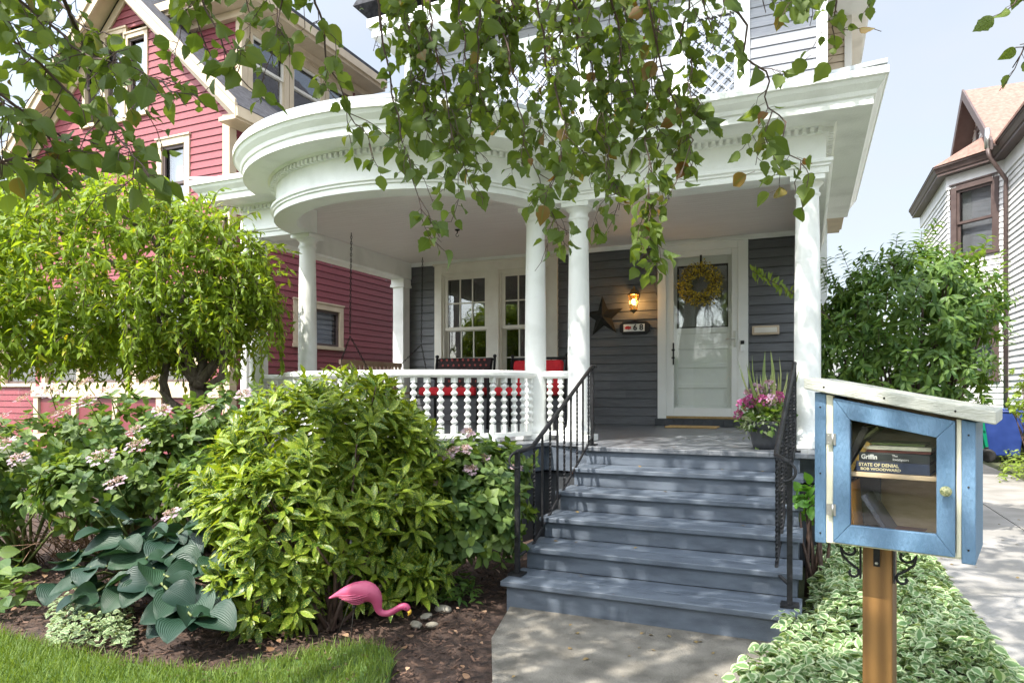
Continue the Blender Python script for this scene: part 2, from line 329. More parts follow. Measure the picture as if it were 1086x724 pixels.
# ------------------------------------------------------------------ siding
def siding(mb, p0, p1, nrm_, z0, z1, expo=.115, t=.014, holes=(), lim=None):
    """clapboards from p0 to p1 (2D), outward 2D normal; holes = (u0,u1,z0,z1); lim(z)->(u0,u1)"""
    p0 = Vector(p0); p1 = Vector(p1); Ln = (p1-p0).length; d = (p1-p0)/Ln; nn = Vector(nrm_)
    zs = [z0+i*expo for i in range(int((z1-z0)/expo)+1)]
    for zb in zs:
        zt = min(zb+expo, z1)
        if zt-zb < .01: continue
        cuts = sorted({zb, zt} | {h for H in holes for h in H[2:4] if zb+.004 < h < zt-.004})
        for a, b in zip(cuts[:-1], cuts[1:]):
            la = lim(a) if lim else (0, Ln); lb = lim(b) if lim else (0, Ln)
            if la[1]-la[0] < .02: continue
            if lb[1] < lb[0]: lb = ((lb[0]+lb[1])/2,)*2
            hs = sorted((H[0], H[1]) for H in holes if H[2] < (a+b)/2 < H[3])
            segs = []; cur = None
            xs = [la[0]]
            for h in hs: xs += [max(h[0], la[0]), min(h[1], la[1])]
            xs.append(la[1])
            i = -2
            while i+2 < len(xs):
                i += 2; ua, ub = xs[i], xs[i+1]
                if ub-ua < .005: continue
                if ub-ua > 1.2 and not lim and b-a > expo*.9:
                    u_ = random.uniform(ua+.4, ub-.4); xs[i+1:i+1] = [u_-.0015, u_+.0015]; ub = u_-.0015
                ta = lb[0] if i == 0 else ua; tb = lb[1] if i == len(xs)-2 else ub
                oa = t*(zt-a)/(zt-zb+1e-9); ob = t*(zt-b)/(zt-zb+1e-9)
                def P(u, z, o): q = p0+d*u+nn*o; return (q.x, q.y, z)
                top = b > zt-1e-6; g_ = .007 if top else 0
                v = [P(ua, a, oa), P(ub, a, oa), P(tb, b-g_, ob+g_*.1), P(ta, b-g_, ob+g_*.1), P(ua, a, -.018), P(ub, a, -.018), P(tb, b-g_, -.018), P(ta, b-g_, -.018), P(tb, b, -.018), P(ta, b, -.018)]
                mb.add(v, [(0,1,2,3), (4,5,1,0)]+([(3,2,6,7), (7,6,8,9)] if top else []))
def window(parent, name, c, ux, W_, z0, z1, nrm_, trim, glass, tw=.10, sash=.045, cols=1, rows=1, split=True, sashmat=None, curtain=None, depth=.08):
    """c = 2D point at the window's left end (casing outer), ux = 2D unit along"""
    c = Vector(c); ux = Vector(ux); n = Vector(nrm_)
    Mx = Matrix(((ux.x, n.x, 0, c.x), (ux.y, n.y, 0, c.y), (0, 0, 1, 0), (0, 0, 0, 1)))
    f = MB()
    f.box(0, tw, -.06, .03, z0, z1, M=Mx); f.box(W_-tw, W_, -.06, .03, z0, z1, M=Mx)
    f.box(tw, W_-tw, -.06, .033, z1-tw, z1, M=Mx); f.box(-.02, W_+.02, -.06, .055, z0-.04, z0+.02, M=Mx); f.box(-.015, W_+.015, -.05, .05, z1, z1+.03, M=Mx)
    wo = f.build(name, trim, parent, .003)
    s = MB(); a, b = tw, W_-tw; zb, zt = z0+.02, z1-tw; mid = (zb+zt)/2 if split else None
    def sashbox(za, zc, off):
        s.box(a, a+sash, off-.03, off, za, zc, M=Mx); s.box(b-sash, b, off-.03, off, za, zc, M=Mx)
        s.box(a+sash, b-sash, off-.03, off, za, za+sash, M=Mx); s.box(a+sash, b-sash, off-.03, off, zc-sash, zc, M=Mx)
        iw = (b-a-2*sash); ih = zc-za-2*sash
        for k in range(1, cols): x = a+sash+iw*k/cols; s.box(x-.009, x+.009, off-.02, off-.003, za+sash, zc-sash, M=Mx)
        for k in range(1, rows): z = za+sash+ih*k/rows; s.box(a+sash, b-sash, off-.018, off-.005, z-.009, z+.009, M=Mx)
    if split: sashbox(zb, mid+.02, -.035); sashbox(mid-.02, zt, -.002)
    else: sashbox(zb, zt, -.01)
    s.build('sash', sashmat or trim, wo, 0)
    MB().box(a, b, -.052, -.047, zb, zt, M=Mx).build('glass_pane', glass, wo)
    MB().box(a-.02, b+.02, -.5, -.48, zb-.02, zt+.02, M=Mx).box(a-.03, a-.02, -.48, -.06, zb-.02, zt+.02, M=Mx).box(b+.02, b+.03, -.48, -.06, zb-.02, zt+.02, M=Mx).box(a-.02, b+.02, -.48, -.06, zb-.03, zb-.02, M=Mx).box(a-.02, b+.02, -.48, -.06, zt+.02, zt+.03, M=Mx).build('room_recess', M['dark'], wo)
    if curtain: MB().box(a+.02, b-.02, -.16, -.15, zb, zt, M=Mx).build('curtain', curtain, wo)
    return wo

# ================================================================== GROUND
def sheet(name, pts, z, m, parent=None):
    return struct(MB().prism([(x, y, z-.06) for x, y in pts], (0,0,.06)).build(name, m, parent))
g = MB(); g.add([(-150,-150,-.075),(150,-150,-.075),(150,200,-.075),(-150,200,-.075)], [(0,1,2,3)]); struct(g.build('ground', M['ground']))
def noisy_sheet(name, poly, z, m, cell=.06, amp=.03, fn=None):
    xs = [p[0] for p in poly]; ys = [p[1] for p in poly]; x0, x1, y0, y1 = min(xs), max(xs), min(ys), max(ys)
    nx = int((x1-x0)/cell)+1; ny = int((y1-y0)/cell)+1
    X, Y = np.meshgrid(np.linspace(x0, x1, nx), np.linspace(y0, y1, ny))
    ins = inside(X, Y, poly)
    Z = z+amp*(np.sin(X*7.1+1.3*np.sin(Y*5))*np.cos(Y*6.3)*.4+rng.random(X.shape)*.6)
    if fn: Z = Z+fn(X, Y)
    idx = -np.ones(X.shape, int); vs = []; fs = []
    for j in range(ny):
        for i in range(nx):
            if ins[j, i]: idx[j, i] = len(vs); vs.append((X[j,i], Y[j,i], Z[j,i]))
    for j in range(ny-1):
        for i in range(nx-1):
            q = (idx[j,i], idx[j,i+1], idx[j+1,i+1], idx[j+1,i])
            if min(q) >= 0: fs.append(q)
    mb = MB(); mb.v = vs; mb.f = fs; mb.sm = [True]*len(fs)
    return struct(mb.build(name, m))
def inside(X, Y, poly):
    r = np.zeros(np.shape(X), bool); n = len(poly)
    for i in range(n):
        xa, ya = poly[i]; xb, yb = poly[(i+1) % n]
        c = ((ya > Y) != (yb > Y)) & (X < (xb-xa)*(Y-ya)/(yb-ya+1e-12)+xa); r ^= c
    return r
edge = [G(*p) for p in ((-160,640),(0,672),(60,688),(150,706),(230,713),(290,702),(340,690),(385,683),(408,686),(418,700),(412,724),(380,800))]
lawn = [(-11,5.2)]+[(p.x, p.y) for p in edge]+[(-1.9,1.2),(-2.2,-1.5),(-11,-1.5)]
WALK = [(-1.62,3.72),(-1.5,3.2),(-1.27,2.72),(-1.22,1.2),(-1.2,-1.2),(.0,-1.2),(.0,3.72)]
bedL = [(-11,-1.4),(-1.1,-1.4),(-1.1,3.2),(-1.55,5.7),(-6.5,5.7),(-6.5,7.5),(-11,7.5)]
bed = noisy_sheet('mulch_bed', bedL, -.03, M['soil'], .05, .035)
bed2 = noisy_sheet('planting_bed', [(-.35,-1.2),(.87,-1.2),(.87,9),(-.02,9),(-.02,3.6),(-.35,3.6)], -.03, M['soil'], .06, .03)
sheet('walk', WALK, .012, M['walk'])
lx = MB(); lx.prism([(x, y, -.04) for x, y in lawn], (0,0,.045)); struct(lx.build('lawn', M['turf']))
drv = MB()
for j, (ya, yb) in enumerate(((-2,1.2),(1.21,5.17),(5.18,9.2),(9.21,13.2),(13.21,20))):
    drv.box(.88, 1.835, ya, yb, -.1, .0, ); drv.box(1.845, 2.85, ya, yb, -.1, .0)
struct(drv.build('driveway', M['conc'], None, .004))
sheet('side_yard', [(2.86,-2),(8,-2),(8,24),(2.86,24)], -.005, M['ground'])
sheet('sidewalk', [(-30,-3.1),(30,-3.1),(30,-1.45),(-30,-1.45)], .006, M['conc'])  # unseen sidewalk and road, added for their ground bounce
sheet('road', [(-60,-12.5),(60,-12.5),(60,-5.2),(-60,-5.2)], -.05, mat('asphalt', (.06,.06,.062), .9, (.09,.09,.092), 8, .5))
# grass blades
P = []
ex0 = -7
X = rng.uniform(-7.5, -1.6, 160000); Y = rng.uniform(1.4, 4.6, 160000)
ok = inside(X, Y, lawn); fw = -SA*X+CA*Y; ok &= (fw > 2.0); X = X[ok][:62000]; Y = Y[ok][:62000]; k = len(X)
P = np.stack([X, Y, np.full(k, .0)], 1); A = np.stack([rng.normal(0,.35,k), rng.normal(0,.35,k), np.ones(k)], 1); S = rng.uniform(.035, .075, k)
tag(leaves('grass', L_GRASS, None, T_BLADE, P, A, rv(k)*[1,1,.1], S), 'short bright green lawn grass at the left front corner of the bed', 'grass', kind='stuff')
# mulch chips and dead leaves
def scatter_boxes(name, m, k, poly, zf, smin, smax, seed=1, flat=.25):
    r = np.random.default_rng(seed); mb = MB(); xs = [p[0] for p in poly]; ys = [p[1] for p in poly]; c = 0
    while c < k:
        x = r.uniform(min(xs), max(xs)); y = r.uniform(min(ys), max(ys))
        if not inside(np.array([x]), np.array([y]), poly)[0]: continue
        if -SA*x+CA*y < 2.4 : continue
        s = r.uniform(smin, smax); Mx = Matrix.Translation((x, y, zf+r.uniform(0,.015))) @ Matrix.Rotation(r.uniform(0,6.28), 4, 'Z') @ Matrix.Rotation(r.normal(0,.4), 4, 'X') @ Matrix.Rotation(r.normal(0,.3), 4, 'Y')
        mb.box(-s, s, -s*.28, s*.28, -s*flat*.3, s*flat*.3, M=Mx); c += 1
    return mb.build(name, m)
vis = [(-5.5,2.2),(-1.32,2.2),(-1.33,2.72),(-1.55,3.2),(-1.70,3.7),(-1.8,4.6),(-5.5,5)]
tag(scatter_boxes('mulch_chips', M['chip'], 9000, [p for p in vis], .0, .005, .02), 'dark brown bark mulch covering the bed between lawn and walk', 'mulch', kind='stuff')
# clear chips off the lawn by a slightly lower start height; litter is leaf shaped
k = 260; k = 150; X = rng.uniform(-5, -1.35, k*6); Y = rng.uniform(2.4, 4.8, k*6); ok = inside(X, Y, vis) & ~inside(X, Y, lawn); X = X[ok][:k]; Y = Y[ok][:k]; k = len(X)
tag(leaves('dead_leaves', leafmat('dry_leaf', (.20,.11,.06), (.42,.27,.17), .1), None, T_OVAL, np.stack([X, Y, rng.uniform(.02,.04,k)], 1), rv(k)*[1,1,.15], rv(k)*[.3,.3,.1]+[0,0,1], rng.uniform(.02,.055,k)), 'dry tan leaves littering the dark mulch bed', 'dead leaves', kind='stuff')
for i, (px, py, r) in enumerate(((470,648,.075),(452,655,.055),(441,664,.06),(458,664,.05))):
    p = G(px, py); r *= .62; mb = MB(); mb.ball((0,0,0), r, 12, 8, (1.2,.8,.5))
    mb.v = [(v[0]*(1+.15*math.sin(9*v[1]/r+i)), v[1]*(1+.12*math.sin(7*v[0]/r)), v[2]) for v in mb.v]
    o = mb.build('stone', M['stone']); o.location = (p.x, p.y, r*.3); o.rotation_euler = (0,0,i*1.3)
    tag(o, ['largest pale rounded stone lying in the mulch','small stone in the mulch just left of the largest one','stone nearest the flamingo beak','stone nearest the grass tip in the mulch'][i], 'stone', 'stones in the mulch beside the flamingo')

# ================================================================== GREY HOUSE
house = thing('grey_house', 'grey clapboard house with white columned porch and rounded bow', 'house', (-2.7,8.9,0))
WYw = 8.9; FZ = .84
sd = MB()
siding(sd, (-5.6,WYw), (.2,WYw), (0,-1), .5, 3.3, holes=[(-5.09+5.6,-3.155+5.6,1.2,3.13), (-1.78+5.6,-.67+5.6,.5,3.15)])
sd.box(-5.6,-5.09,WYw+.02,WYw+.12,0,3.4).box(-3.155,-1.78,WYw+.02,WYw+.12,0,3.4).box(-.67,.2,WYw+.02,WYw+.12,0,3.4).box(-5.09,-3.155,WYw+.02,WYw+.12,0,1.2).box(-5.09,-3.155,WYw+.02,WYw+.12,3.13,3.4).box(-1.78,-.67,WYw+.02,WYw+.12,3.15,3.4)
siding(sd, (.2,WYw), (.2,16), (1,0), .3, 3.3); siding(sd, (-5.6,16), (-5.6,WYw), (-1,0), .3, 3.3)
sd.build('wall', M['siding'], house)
box('corner_board', M['white'], house, .13,.215,WYw-.02,WYw+.1,.5,3.3)
# upper storey
su = MB()
siding(su, (-5.6,WYw), (.12,WYw), (0,-1), 3.5, 6.7, expo=.125, holes=[(4.0,4.95,3.9,6.2), (1.2,2.9,3.9,6.2)])
siding(su, (.2,WYw+.1), (.2,16), (1,0), 3.5, 6.7)
siding(su, (-5.6,16), (-5.6,WYw), (-1,0), 3.5, 6.7)
su.box(-5.58,-4.4,WYw+.025,WYw+.1,3.5,6.7).box(-2.7,-1.6,WYw+.02,WYw+.1,3.5,6.7).box(-.65,.18,WYw+.02,WYw+.1,3.5,6.7)
su.box(-4.4,-2.7,WYw+.02,WYw+.1,6.2,6.7).box(-1.6,-.65,WYw+.02,WYw+.1,6.2,6.7)
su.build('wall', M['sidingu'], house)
box('corner_board', M['white'], house, .1,.22,WYw-.03,WYw+.1,3.5,6.7, bevel=.003); box('corner_board', M['white'], house, -5.62,-5.5,WYw-.03,WYw+.1,3.5,6.7)
# diamond lattice upper windows
for x0, Wd in ((-1.6,.95), (-4.4,1.7)):
    wo = window(house, 'window', (x0,WYw), (1,0), Wd, 3.9, 6.2, (0,-1), M['white'], M['skyglass'], tw=.14, cols=1)
    lt = MB()
    a, b, z0, z1 = x0+.2, x0+Wd-.2, 4.9, 6.0; s = .16; k = -12
    while k < 24:
        for sg in (1,-1):
            # line x = a + t, z = z0 + sg*(t) + k*s
            pts = []
            for t in (0, b-a):
                pts.append([a+t, z0+sg*t+k*s])
            (xa, za), (xb, zb) = pts
            if sg == -1: (xa, za), (xb, zb) = (xb, zb), (xa, za)
            if zb <= z0 or za >= z1: continue
            dx = (xb-xa)/(zb-za)
            if za < z0: xa += (z0-za)*dx; za = z0
            if zb > z1: xb -= (zb-z1)*dx; zb = z1
            if abs(zb-za) > .02: lt.tube([(xa, WYw-.02, za), (xb, WYw-.02, zb)], .008, 4)
        k += 1
    lt.build('lattice', M['white'], wo)
# side bay beyond the corner and main eave
ob = MB(); siding(ob, (.2,10.5), (.52,10.5), (0,-1), 4.05, 6.5, .1); siding(ob, (.52,10.5), (.52,13), (1,0), 4.05, 6.5, .1); ob.box(.2,.5,10.52,13,4.0,6.5)
ob.build('side_bay', M['cream'], house); box('bay_trim', M['wcream'], house, .47,.56,10.46,10.56,4.0,6.5)
MB().box(-5.85,.75,8.35,16.5,6.45,6.58).box(-5.9,.8,8.3,16.5,6.58,6.7).build('eave', M['white'], house)
MB().add([(-6.15,8.3,6.95),(.8,8.3,6.95),(-2.7,8.3,10.5),(-6.15,16,6.95),(.8,16,6.95),(-2.7,16,10.5)], [(0,1,2),(1,4,5,2),(0,2,5,3),(3,5,4)]).build('roof', M['shgrey'], house)
# porch entablature
BX, BY, BA, BB = -3.61, 5.85, 1.31, 1.0
def ell(a, b, t): return Vector((BX-a*math.cos(t), BY-b*math.sin(t)))
PROF = [(-.22,3.25),(-.22,2.97),(-.19,2.95),(.02,2.95),(.02,3.0),(.035,3.005),(.035,3.02),(.05,3.03),(.05,3.055),(0,3.065),(0,3.255),(.02,3.26),(.02,3.297),(.06,3.298),(.075,3.315),(.30,3.315),(.30,3.375),(.315,3.38),(.325,3.41),(.36,3.45),(.375,3.48),(.39,3.485),(.39,3.535),(.37,3.545),(-.2,3.60)]
def sweep(mb, path, prof, dz=0, smooth=False):
    n = len(path); nr = []
    for i in range(n):
        a = (path[i]-path[i-1]).normalized() if i else (path[1]-path[0]).normalized()
        b = (path[i+1]-path[i]).normalized() if i < n-1 else a
        na = Vector((a.y, -a.x)); nb = Vector((b.y, -b.x)); m = (na+nb); m = m/m.length_squared*2 if m.length > 1e-6 else na
        nr.append(m)
    k = len(prof); vs = []
    for p, m in zip(path, nr):
        for o, z in prof: q = p+m*o; vs.append((q.x, q.y, z+dz))
    fs = []
    for i in range(n-1):
        for j in range(k): fs.append((i*k+j, (i+1)*k+j, (i+1)*k+(j+1) % k, i*k+(j+1) % k))
    fs += [tuple(range(k)), tuple((n-1)*k+j for j in range(k))[::-1]]
    mb.add(vs, fs, smooth)
FY = 5.74
V2 = Vector
ent = MB(); sweep(ent, [V2((-5.72,WYw-.02)), V2((-5.72,FY)), V2((-4.93,FY))], PROF)
ent.build('entablature', M['white'], house, .003); ent = MB(); sweep(ent, [V2((-2.29,FY)), V2((.13,FY)), V2((.13,WYw-.02))], PROF)
eo = ent.build('entablature', M['white'], house, .003)
bow = MB(); path = [ell(BA+.11, BB+.11, math.pi*i/72) for i in range(73)]; path = [V2((path[0].x, BY+.02))]+path+[V2((path[-1].x, BY+.02))]
sweep(bow, path, PROF, .002)
bo = bow.build('bow_entablature', M['white'], house)
def dentils(mb, path, off=.02, z0=3.258, z1=3.297, step=.056, w=.030):
    # walk the path
    acc = 0
    for i in range(len(path)-1):
        a, b = path[i], path[i+1]; L_ = (b-a).length; d = (b-a)/L_; n = V2((d.y, -d.x)); t = acc
        while t < L_:
            p = a+d*t
            Mx = Matrix(((d.x, n.x, 0, p.x), (d.y, n.y, 0, p.y), (0,0,1,0), (0,0,0,1)))
            mb.box(-w/2, w/2, off-.005, off+.034, z0, z1, M=Mx); t += step
        acc = t-L_
dn = MB(); dentils(dn, path[2:-2]); dentils(dn, [V2((-5.72,8.8)), V2((-5.72,FY)), V2((-5.05,FY))]); dentils(dn, [V2((-2.15,FY)), V2((.13,FY)), V2((.13,8.8))])
dn.build('dentil_course', M['white'], house)
# porch roof
pr = [(-6.1,WYw,3.72),(-6.1,5.36,3.54)]+[(ell(BA+.47, BB+.47, math.pi*i/36).x, ell(BA+.47, BB+.47, math.pi*i/36).y, 3.54) for i in range(1,36)]+[(.51,5.36,3.54),(.51,WYw,3.72)]
pr = [(x, y, z+.02) for x, y, z in pr]
MB().prism(pr, (0,0,.03)).build('porch_roof', mat('metal_roof_edge', (.42,.45,.47), .4), house)
# ceiling
cp = [(-5.62,WYw,3.21),(-5.62,5.8,3.21)]+[(ell(BA, BB, math.pi*i/36).x, ell(BA, BB, math.pi*i/36).y, 3.21) for i in range(37)]+[(.05,5.8,3.21),(.05,WYw,3.21)]
def board_ceiling():
    m = M['ceil']; n = m.node_tree; N = n.nodes; L = n.links; tc = N.new('ShaderNodeTexCoord'); s = N.new('ShaderNodeSeparateXYZ'); L.new(tc.outputs['Object'], s.inputs[0])
    k = N.new('ShaderNodeMath'); k.operation = 'MULTIPLY'; k.inputs[1].default_value = 12.5; L.new(s.outputs[1], k.inputs[0]); f = N.new('ShaderNodeMath'); f.operation = 'FRACT'; L.new(k.outputs[0], f.inputs[0])
    r = N.new('ShaderNodeMapRange'); r.inputs[1].default_value = 0; r.inputs[2].default_value = .10; L.new(f.outputs[0], r.inputs[0])
    b = N.new('ShaderNodeBump'); b.inputs['Distance'].default_value = .006; b.inputs['Strength'].default_value = .8; L.new(r.outputs[0], b.inputs['Height']); L.new(b.outputs[0], N['Principled BSDF'].inputs['Normal'])
board_ceiling()
MB().prism(cp, (0,0,.03)).build('porch_ceiling', M['ceil'], house)
MB().box(-5.5,.0,WYw-.03,WYw-.016,3.15,3.21).build('ceiling_trim', M['white'], house)
hk = MB(); hp = W(485,243,8.13); hk.lathe([(.03,3.205),(.03,3.195),(.008,3.185),(.006,3.16)], (hp.x,hp.y,0), 10); hk.tube([(hp.x+.02*math.cos(t), hp.y, 3.14+.02*math.sin(t)) for t in [i*.6+1.5 for i in range(9)]], .004, 6)
hk.build('ceiling_hook', M['bronze'], house)
# columns
CH = 2.95-FZ
def column(x, y):
    c = (x, y, FZ); r = .098
    sh = MB(); sh.lathe([(r*1.25,.06),(r*1.33,.075),(r*1.33,.1),(r*1.2,.115),(r*1.08,.13),(r*1.05,.16),(r,.2),(r*1.0,.8),(r*.97,1.2),(r*.92,1.6),(r*.85,CH-.15),(r*.85,CH-.145),(r*.96,CH-.135),(r*.96,CH-.12),(r*.85,CH-.11),(r*.85,CH-.075),(r*.97,CH-.065),(r*1.15,CH-.045),(r*1.18,CH-.04)], c, 32)
    o = sh.build('column', M['white'], house)
    MB().box(x-.14,x+.14,y-.14,y+.14,FZ+.002,FZ+.06).build('plinth', M['white'], o, .004)
    MB().box(x-.125,x+.125,y-.125,y+.125,FZ+CH-.04,FZ+CH).build('capital', M['white'], o, .004)
for x, y in ((.0,5.85),(-1.88,5.85),(-2.30,5.86),(-4.93,5.86),(-5.6,5.85)): column(x, y)
pl = MB().box(-5.7,-5.52,8.68,8.86,FZ,2.83).box(-5.73,-5.49,8.65,8.87,2.83,2.87).box(-5.72,-5.5,8.66,8.865,2.87,2.95).build('pilaster', M['white'], house, .003)
# floor
fl = [(-5.85,WYw,0),(-5.85,5.6,0)]+[(ell(BA+.24, BB+.24, t).x, ell(BA+.24, BB+.24, t).y, 0) for t in [math.pi*i/40 for i in range(2,39)]]+[(-1.72,5.6,0),(-1.72,5.28,0),(.3,5.28,0),(.3,WYw,0)]
flp = [(x, y, FZ-.035) for x, y, z in fl]
fo = MB().prism(flp, (0,0,.035)).build('porch_floor', M['floor'], house, .004)
def plankify(m, axis, per, dist=.004, w=.04):
    n = m.node_tree; N = n.nodes; L = n.links; tc = N.new('ShaderNodeTexCoord'); s = N.new('ShaderNodeSeparateXYZ'); L.new(tc.outputs['Object'], s.inputs[0])
    k = N.new('ShaderNodeMath'); k.operation = 'DIVIDE'; k.inputs[1].default_value = per; L.new(s.outputs[axis], k.inputs[0]); f = N.new('ShaderNodeMath'); f.operation = 'FRACT'; L.new(k.outputs[0], f.inputs[0])
    r = N.new('ShaderNodeMapRange'); r.inputs[1].default_value = 0; r.inputs[2].default_value = w; L.new(f.outputs[0], r.inputs[0])
    b = N.new('ShaderNodeBump'); b.inputs['Distance'].default_value = dist; b.inputs['Strength'].default_value = 1; L.new(r.outputs[0], b.inputs['Height'])
    old = N['Principled BSDF'].inputs['Normal'].links
    if old: L.new(old[0].from_socket, b.inputs['Normal'])
    L.new(b.outputs[0], N['Principled BSDF'].inputs['Normal'])
plankify(M['floor'], 0, .085); plankify(M['skirt'], 0, .12, .008, .06)
fa = [(-5.80,WYw,0),(-5.80,5.66,0)]+[(ell(BA+.19, BB+.19, t).x, ell(BA+.19, BB+.19, t).y, 0) for t in [math.pi*i/40 for i in range(2,39)]]+[(-1.6,5.66,0),(.26,5.66,0),(.26,WYw,0)]
MB().prism([(x, y, FZ-.25) for x, y, z in fa], (0,0,.21)).build('porch_fascia', M['step'], house)
fb = [(BX+(x-BX)*.985, y+.04, -.05) for x, y, z in fa]
MB().prism(fb, (0,0,FZ-.22)).build('porch_skirt', M['skirt'], house)
# balustrade
def bal(mb, x, y, z0, z1):
    h = z1-z0; s = .022; b = .0
    mb.box(x-s, x+s, y-s, y+s, z0, z0+.07); mb.box(x-s, x+s, y-s, y+s, z1-.045, z1)
    a0, a1 = z0+.07, z1-.045; k = 6; st = (a1-a0)/k; prof = []
    for i in range(k):
        c = a0+st*(i+.5)
        prof += [(.012, c-st*.5+.001), (.019, c-st*.42), (.012, c-st*.34)]
        for q in (-.8,-.4,0,.4,.8): prof.append((.031*math.sqrt(1-q*q*.92), c+q*st*.34))
    prof.append((.012, a1)); mb.lathe(prof, (x, y, 0), 10)
ZR0, ZR1 = FZ+.085, FZ+.58
b_ = None
def railrun(pts, name):
    r = MB(); sweep(r, pts, [(-.05,ZR1),(-.05,ZR1+.03),(-.035,ZR1+.045),(.035,ZR1+.045),(.05,ZR1+.03),(.05,ZR1),(.03,ZR1-.02),(-.03,ZR1-.02)])
    ro = r.build(name, M['white'], house, .003); r = MB()
    sweep(r, pts, [(-.03,ZR0-.04),(-.03,ZR0),(.03,ZR0),(.03,ZR0-.04)]); r.build('bottom_rail', M['white'], ro, .003)
    return ro
def place_bal(par, path, step):
    pts = []; acc = step/2
    for i in range(len(path)-1):
        a, b = path[i], path[i+1]; L_ = (b-a).length; t = acc
        while t < L_: pts.append(a+(b-a)/L_*t); t += step
        acc = t-L_
    base = MB(); bal(base, 0, 0, ZR0, ZR1-.018); me = None
    for p in pts:
        if me is None:
            o = base.build('baluster', M['white'], par); me = o
            o.location = (p.x, p.y, 0); 
        else:
            o = me.copy(); C.objects.link(o); o.parent = par; o.matrix_parent_inverse = me.matrix_parent_inverse; o.location = (p.x, p.y, 0)
bp = [ell(BA, BB, math.pi*(.02+.96*i/60)) for i in range(61)]
br = railrun(bp, 'bow_balustrade'); place_bal(br, bp, .114)
MB().box(-2.6,-2.45,5.3,5.4,FZ,FZ+.045).build('rail_foot', M['white'], br)
p2 = [V2((-2.21,5.86)), V2((-1.97,5.86))]; br = railrun(p2, 'balustrade'); place_bal(br, p2, .105)
p2 = [V2((-5.5,5.86)), V2((-5.02,5.86))]; br = railrun(p2, 'balustrade'); place_bal(br, p2, .11)
p2 = [V2((-5.6,8.66)), V2((-5.6,5.95))]; br = railrun(p2, 'side_balustrade'); place_bal(br, p2, .115)
# main windows: shared casing
cs = MB(); y0, y1 = WYw-.045, WYw+.05
cs.box(-5.09,-4.97,y0,y1,1.3,3.13).box(-3.275,-3.155,y0,y1,1.3,3.13).box(-4.97,-3.275,y0,y1,3.01,3.13).box(-4.20,-4.04,y0,y1,1.3,3.01).box(-5.12,-3.125,y0-.03,y1,1.24,1.3).box(-5.11,-3.135,y0-.02,y1,3.13,3.16)
cw = cs.build('window_casing', M['wcream'], house, .004)
for xa, xb in ((-4.97,-4.20), (-4.04,-3.275)):
    wo = MB()
    def sash(za, zc, off):
        a, b, s = xa+.03, xb-.03, .05
        wo.box(a, a+s, off, off+.035, za, zc).box(b-s, b, off, off+.035, za, zc).box(a+s, b-s, off, off+.035, za, za+s).box(a+s, b-s, off, off+.035, zc-s, zc)
        for k in (1,2): x = a+s+(b-a-2*s)*k/3; wo.box(x-.009, x+.009, off+.005, off+.028, za+s, zc-s)
        z = (za+zc)/2; wo.box(a+s, b-s, off+.007, off+.026, z-.009, z+.009)
    wo.box(xa, xa+.03, WYw-.02, WYw+.1, 1.3, 3.01).box(xb-.03, xb, WYw-.02, WYw+.1, 1.3, 3.01).box(xa+.03, xb-.03, WYw-.02, WYw+.1, 2.97, 3.01)
    sash(2.17, 2.97, WYw+.0); sash(1.32, 2.21, WYw+.04)
    wobj = wo.build('window', M['wcream'], house, .002)
    MB().box(xa+.05, xb-.05, WYw+.018, WYw+.022, 2.2, 2.95).box(xa+.05, xb-.05, WYw+.058, WYw+.062, 1.34, 2.19).build('glass_pane', M['glass'], wobj)
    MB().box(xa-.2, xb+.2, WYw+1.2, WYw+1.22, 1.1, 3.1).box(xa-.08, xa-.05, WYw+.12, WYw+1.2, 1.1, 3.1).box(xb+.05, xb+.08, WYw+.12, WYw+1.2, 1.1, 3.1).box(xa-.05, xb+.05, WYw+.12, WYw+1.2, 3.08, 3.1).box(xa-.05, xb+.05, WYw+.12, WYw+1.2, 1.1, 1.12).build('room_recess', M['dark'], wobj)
# door
dc = MB(); dc.box(-1.78,-1.67,y0,y1,.93,3.15).box(-.79,-.67,y0,y1,.93,3.15).box(-1.67,-.79,y0,y1,3.06,3.15).box(-1.80,-.65,y0-.02,y1,3.15,3.18)
dco = dc.build('door_casing', M['door'], house, .004)
box('door_sill', M['skirt'], house, -1.8,-.65,WYw-.12,WYw+.1,FZ+.002,.93, bevel=.003)
st = MB(); ys0, ys1 = WYw-.035, WYw-.005
st.box(-1.67,-1.575,ys0,ys1,.95,3.06).box(-.865,-.79,ys0,ys1,.95,3.06).box(-1.575,-.865,ys0,ys1,2.985,3.06).box(-1.575,-.865,ys0,ys1,.95,1.07)
sto = st.build('storm_door', M['door'], house, .004)
MB().box(-1.67,-.79,ys0-.006,ys0-.001,.935,.965).build('kick_strip', M['brass'], sto)
MB().box(-1.575,-.865,WYw-.022,WYw-.018,1.07,2.985).build('glass_pane', M['sglass'], sto)
hd = MB(); hd.box(-.84,-.815,ys0-.012,ys0,1.83,2.03).tube([(-.828,ys0-.01,1.93),(-.828,ys0-.05,1.93),(-.93,ys0-.055,1.925)], .009, 8); hd.build('door_handle', M['steel'], sto)
MB().box(-1.585,-1.57,ys0-.02,ys0,1.62,1.9).box(-1.60,-1.56,ys0-.012,ys0-.002,1.70,1.72).box(-1.60,-1.56,ys0-.012,ys0-.002,1.80,1.82).build('door_closer', M['iron'], sto)
idr = MB(); iy = WYw+.05; xa, xb = -1.66,-.80
idr.box(xa,xa+.12,iy,iy+.045,.95,3.05).box(xb-.12,xb,iy,iy+.045,.95,3.05).box(xa+.12,xb-.12,iy,iy+.045,2.88,3.05)
for za, zb in ((.95,1.10),(1.32,1.38),(1.58,1.64),(1.82,1.88),(2.02,2.10)): idr.box(xa+.12,xb-.12,iy,iy+.045,za,zb)
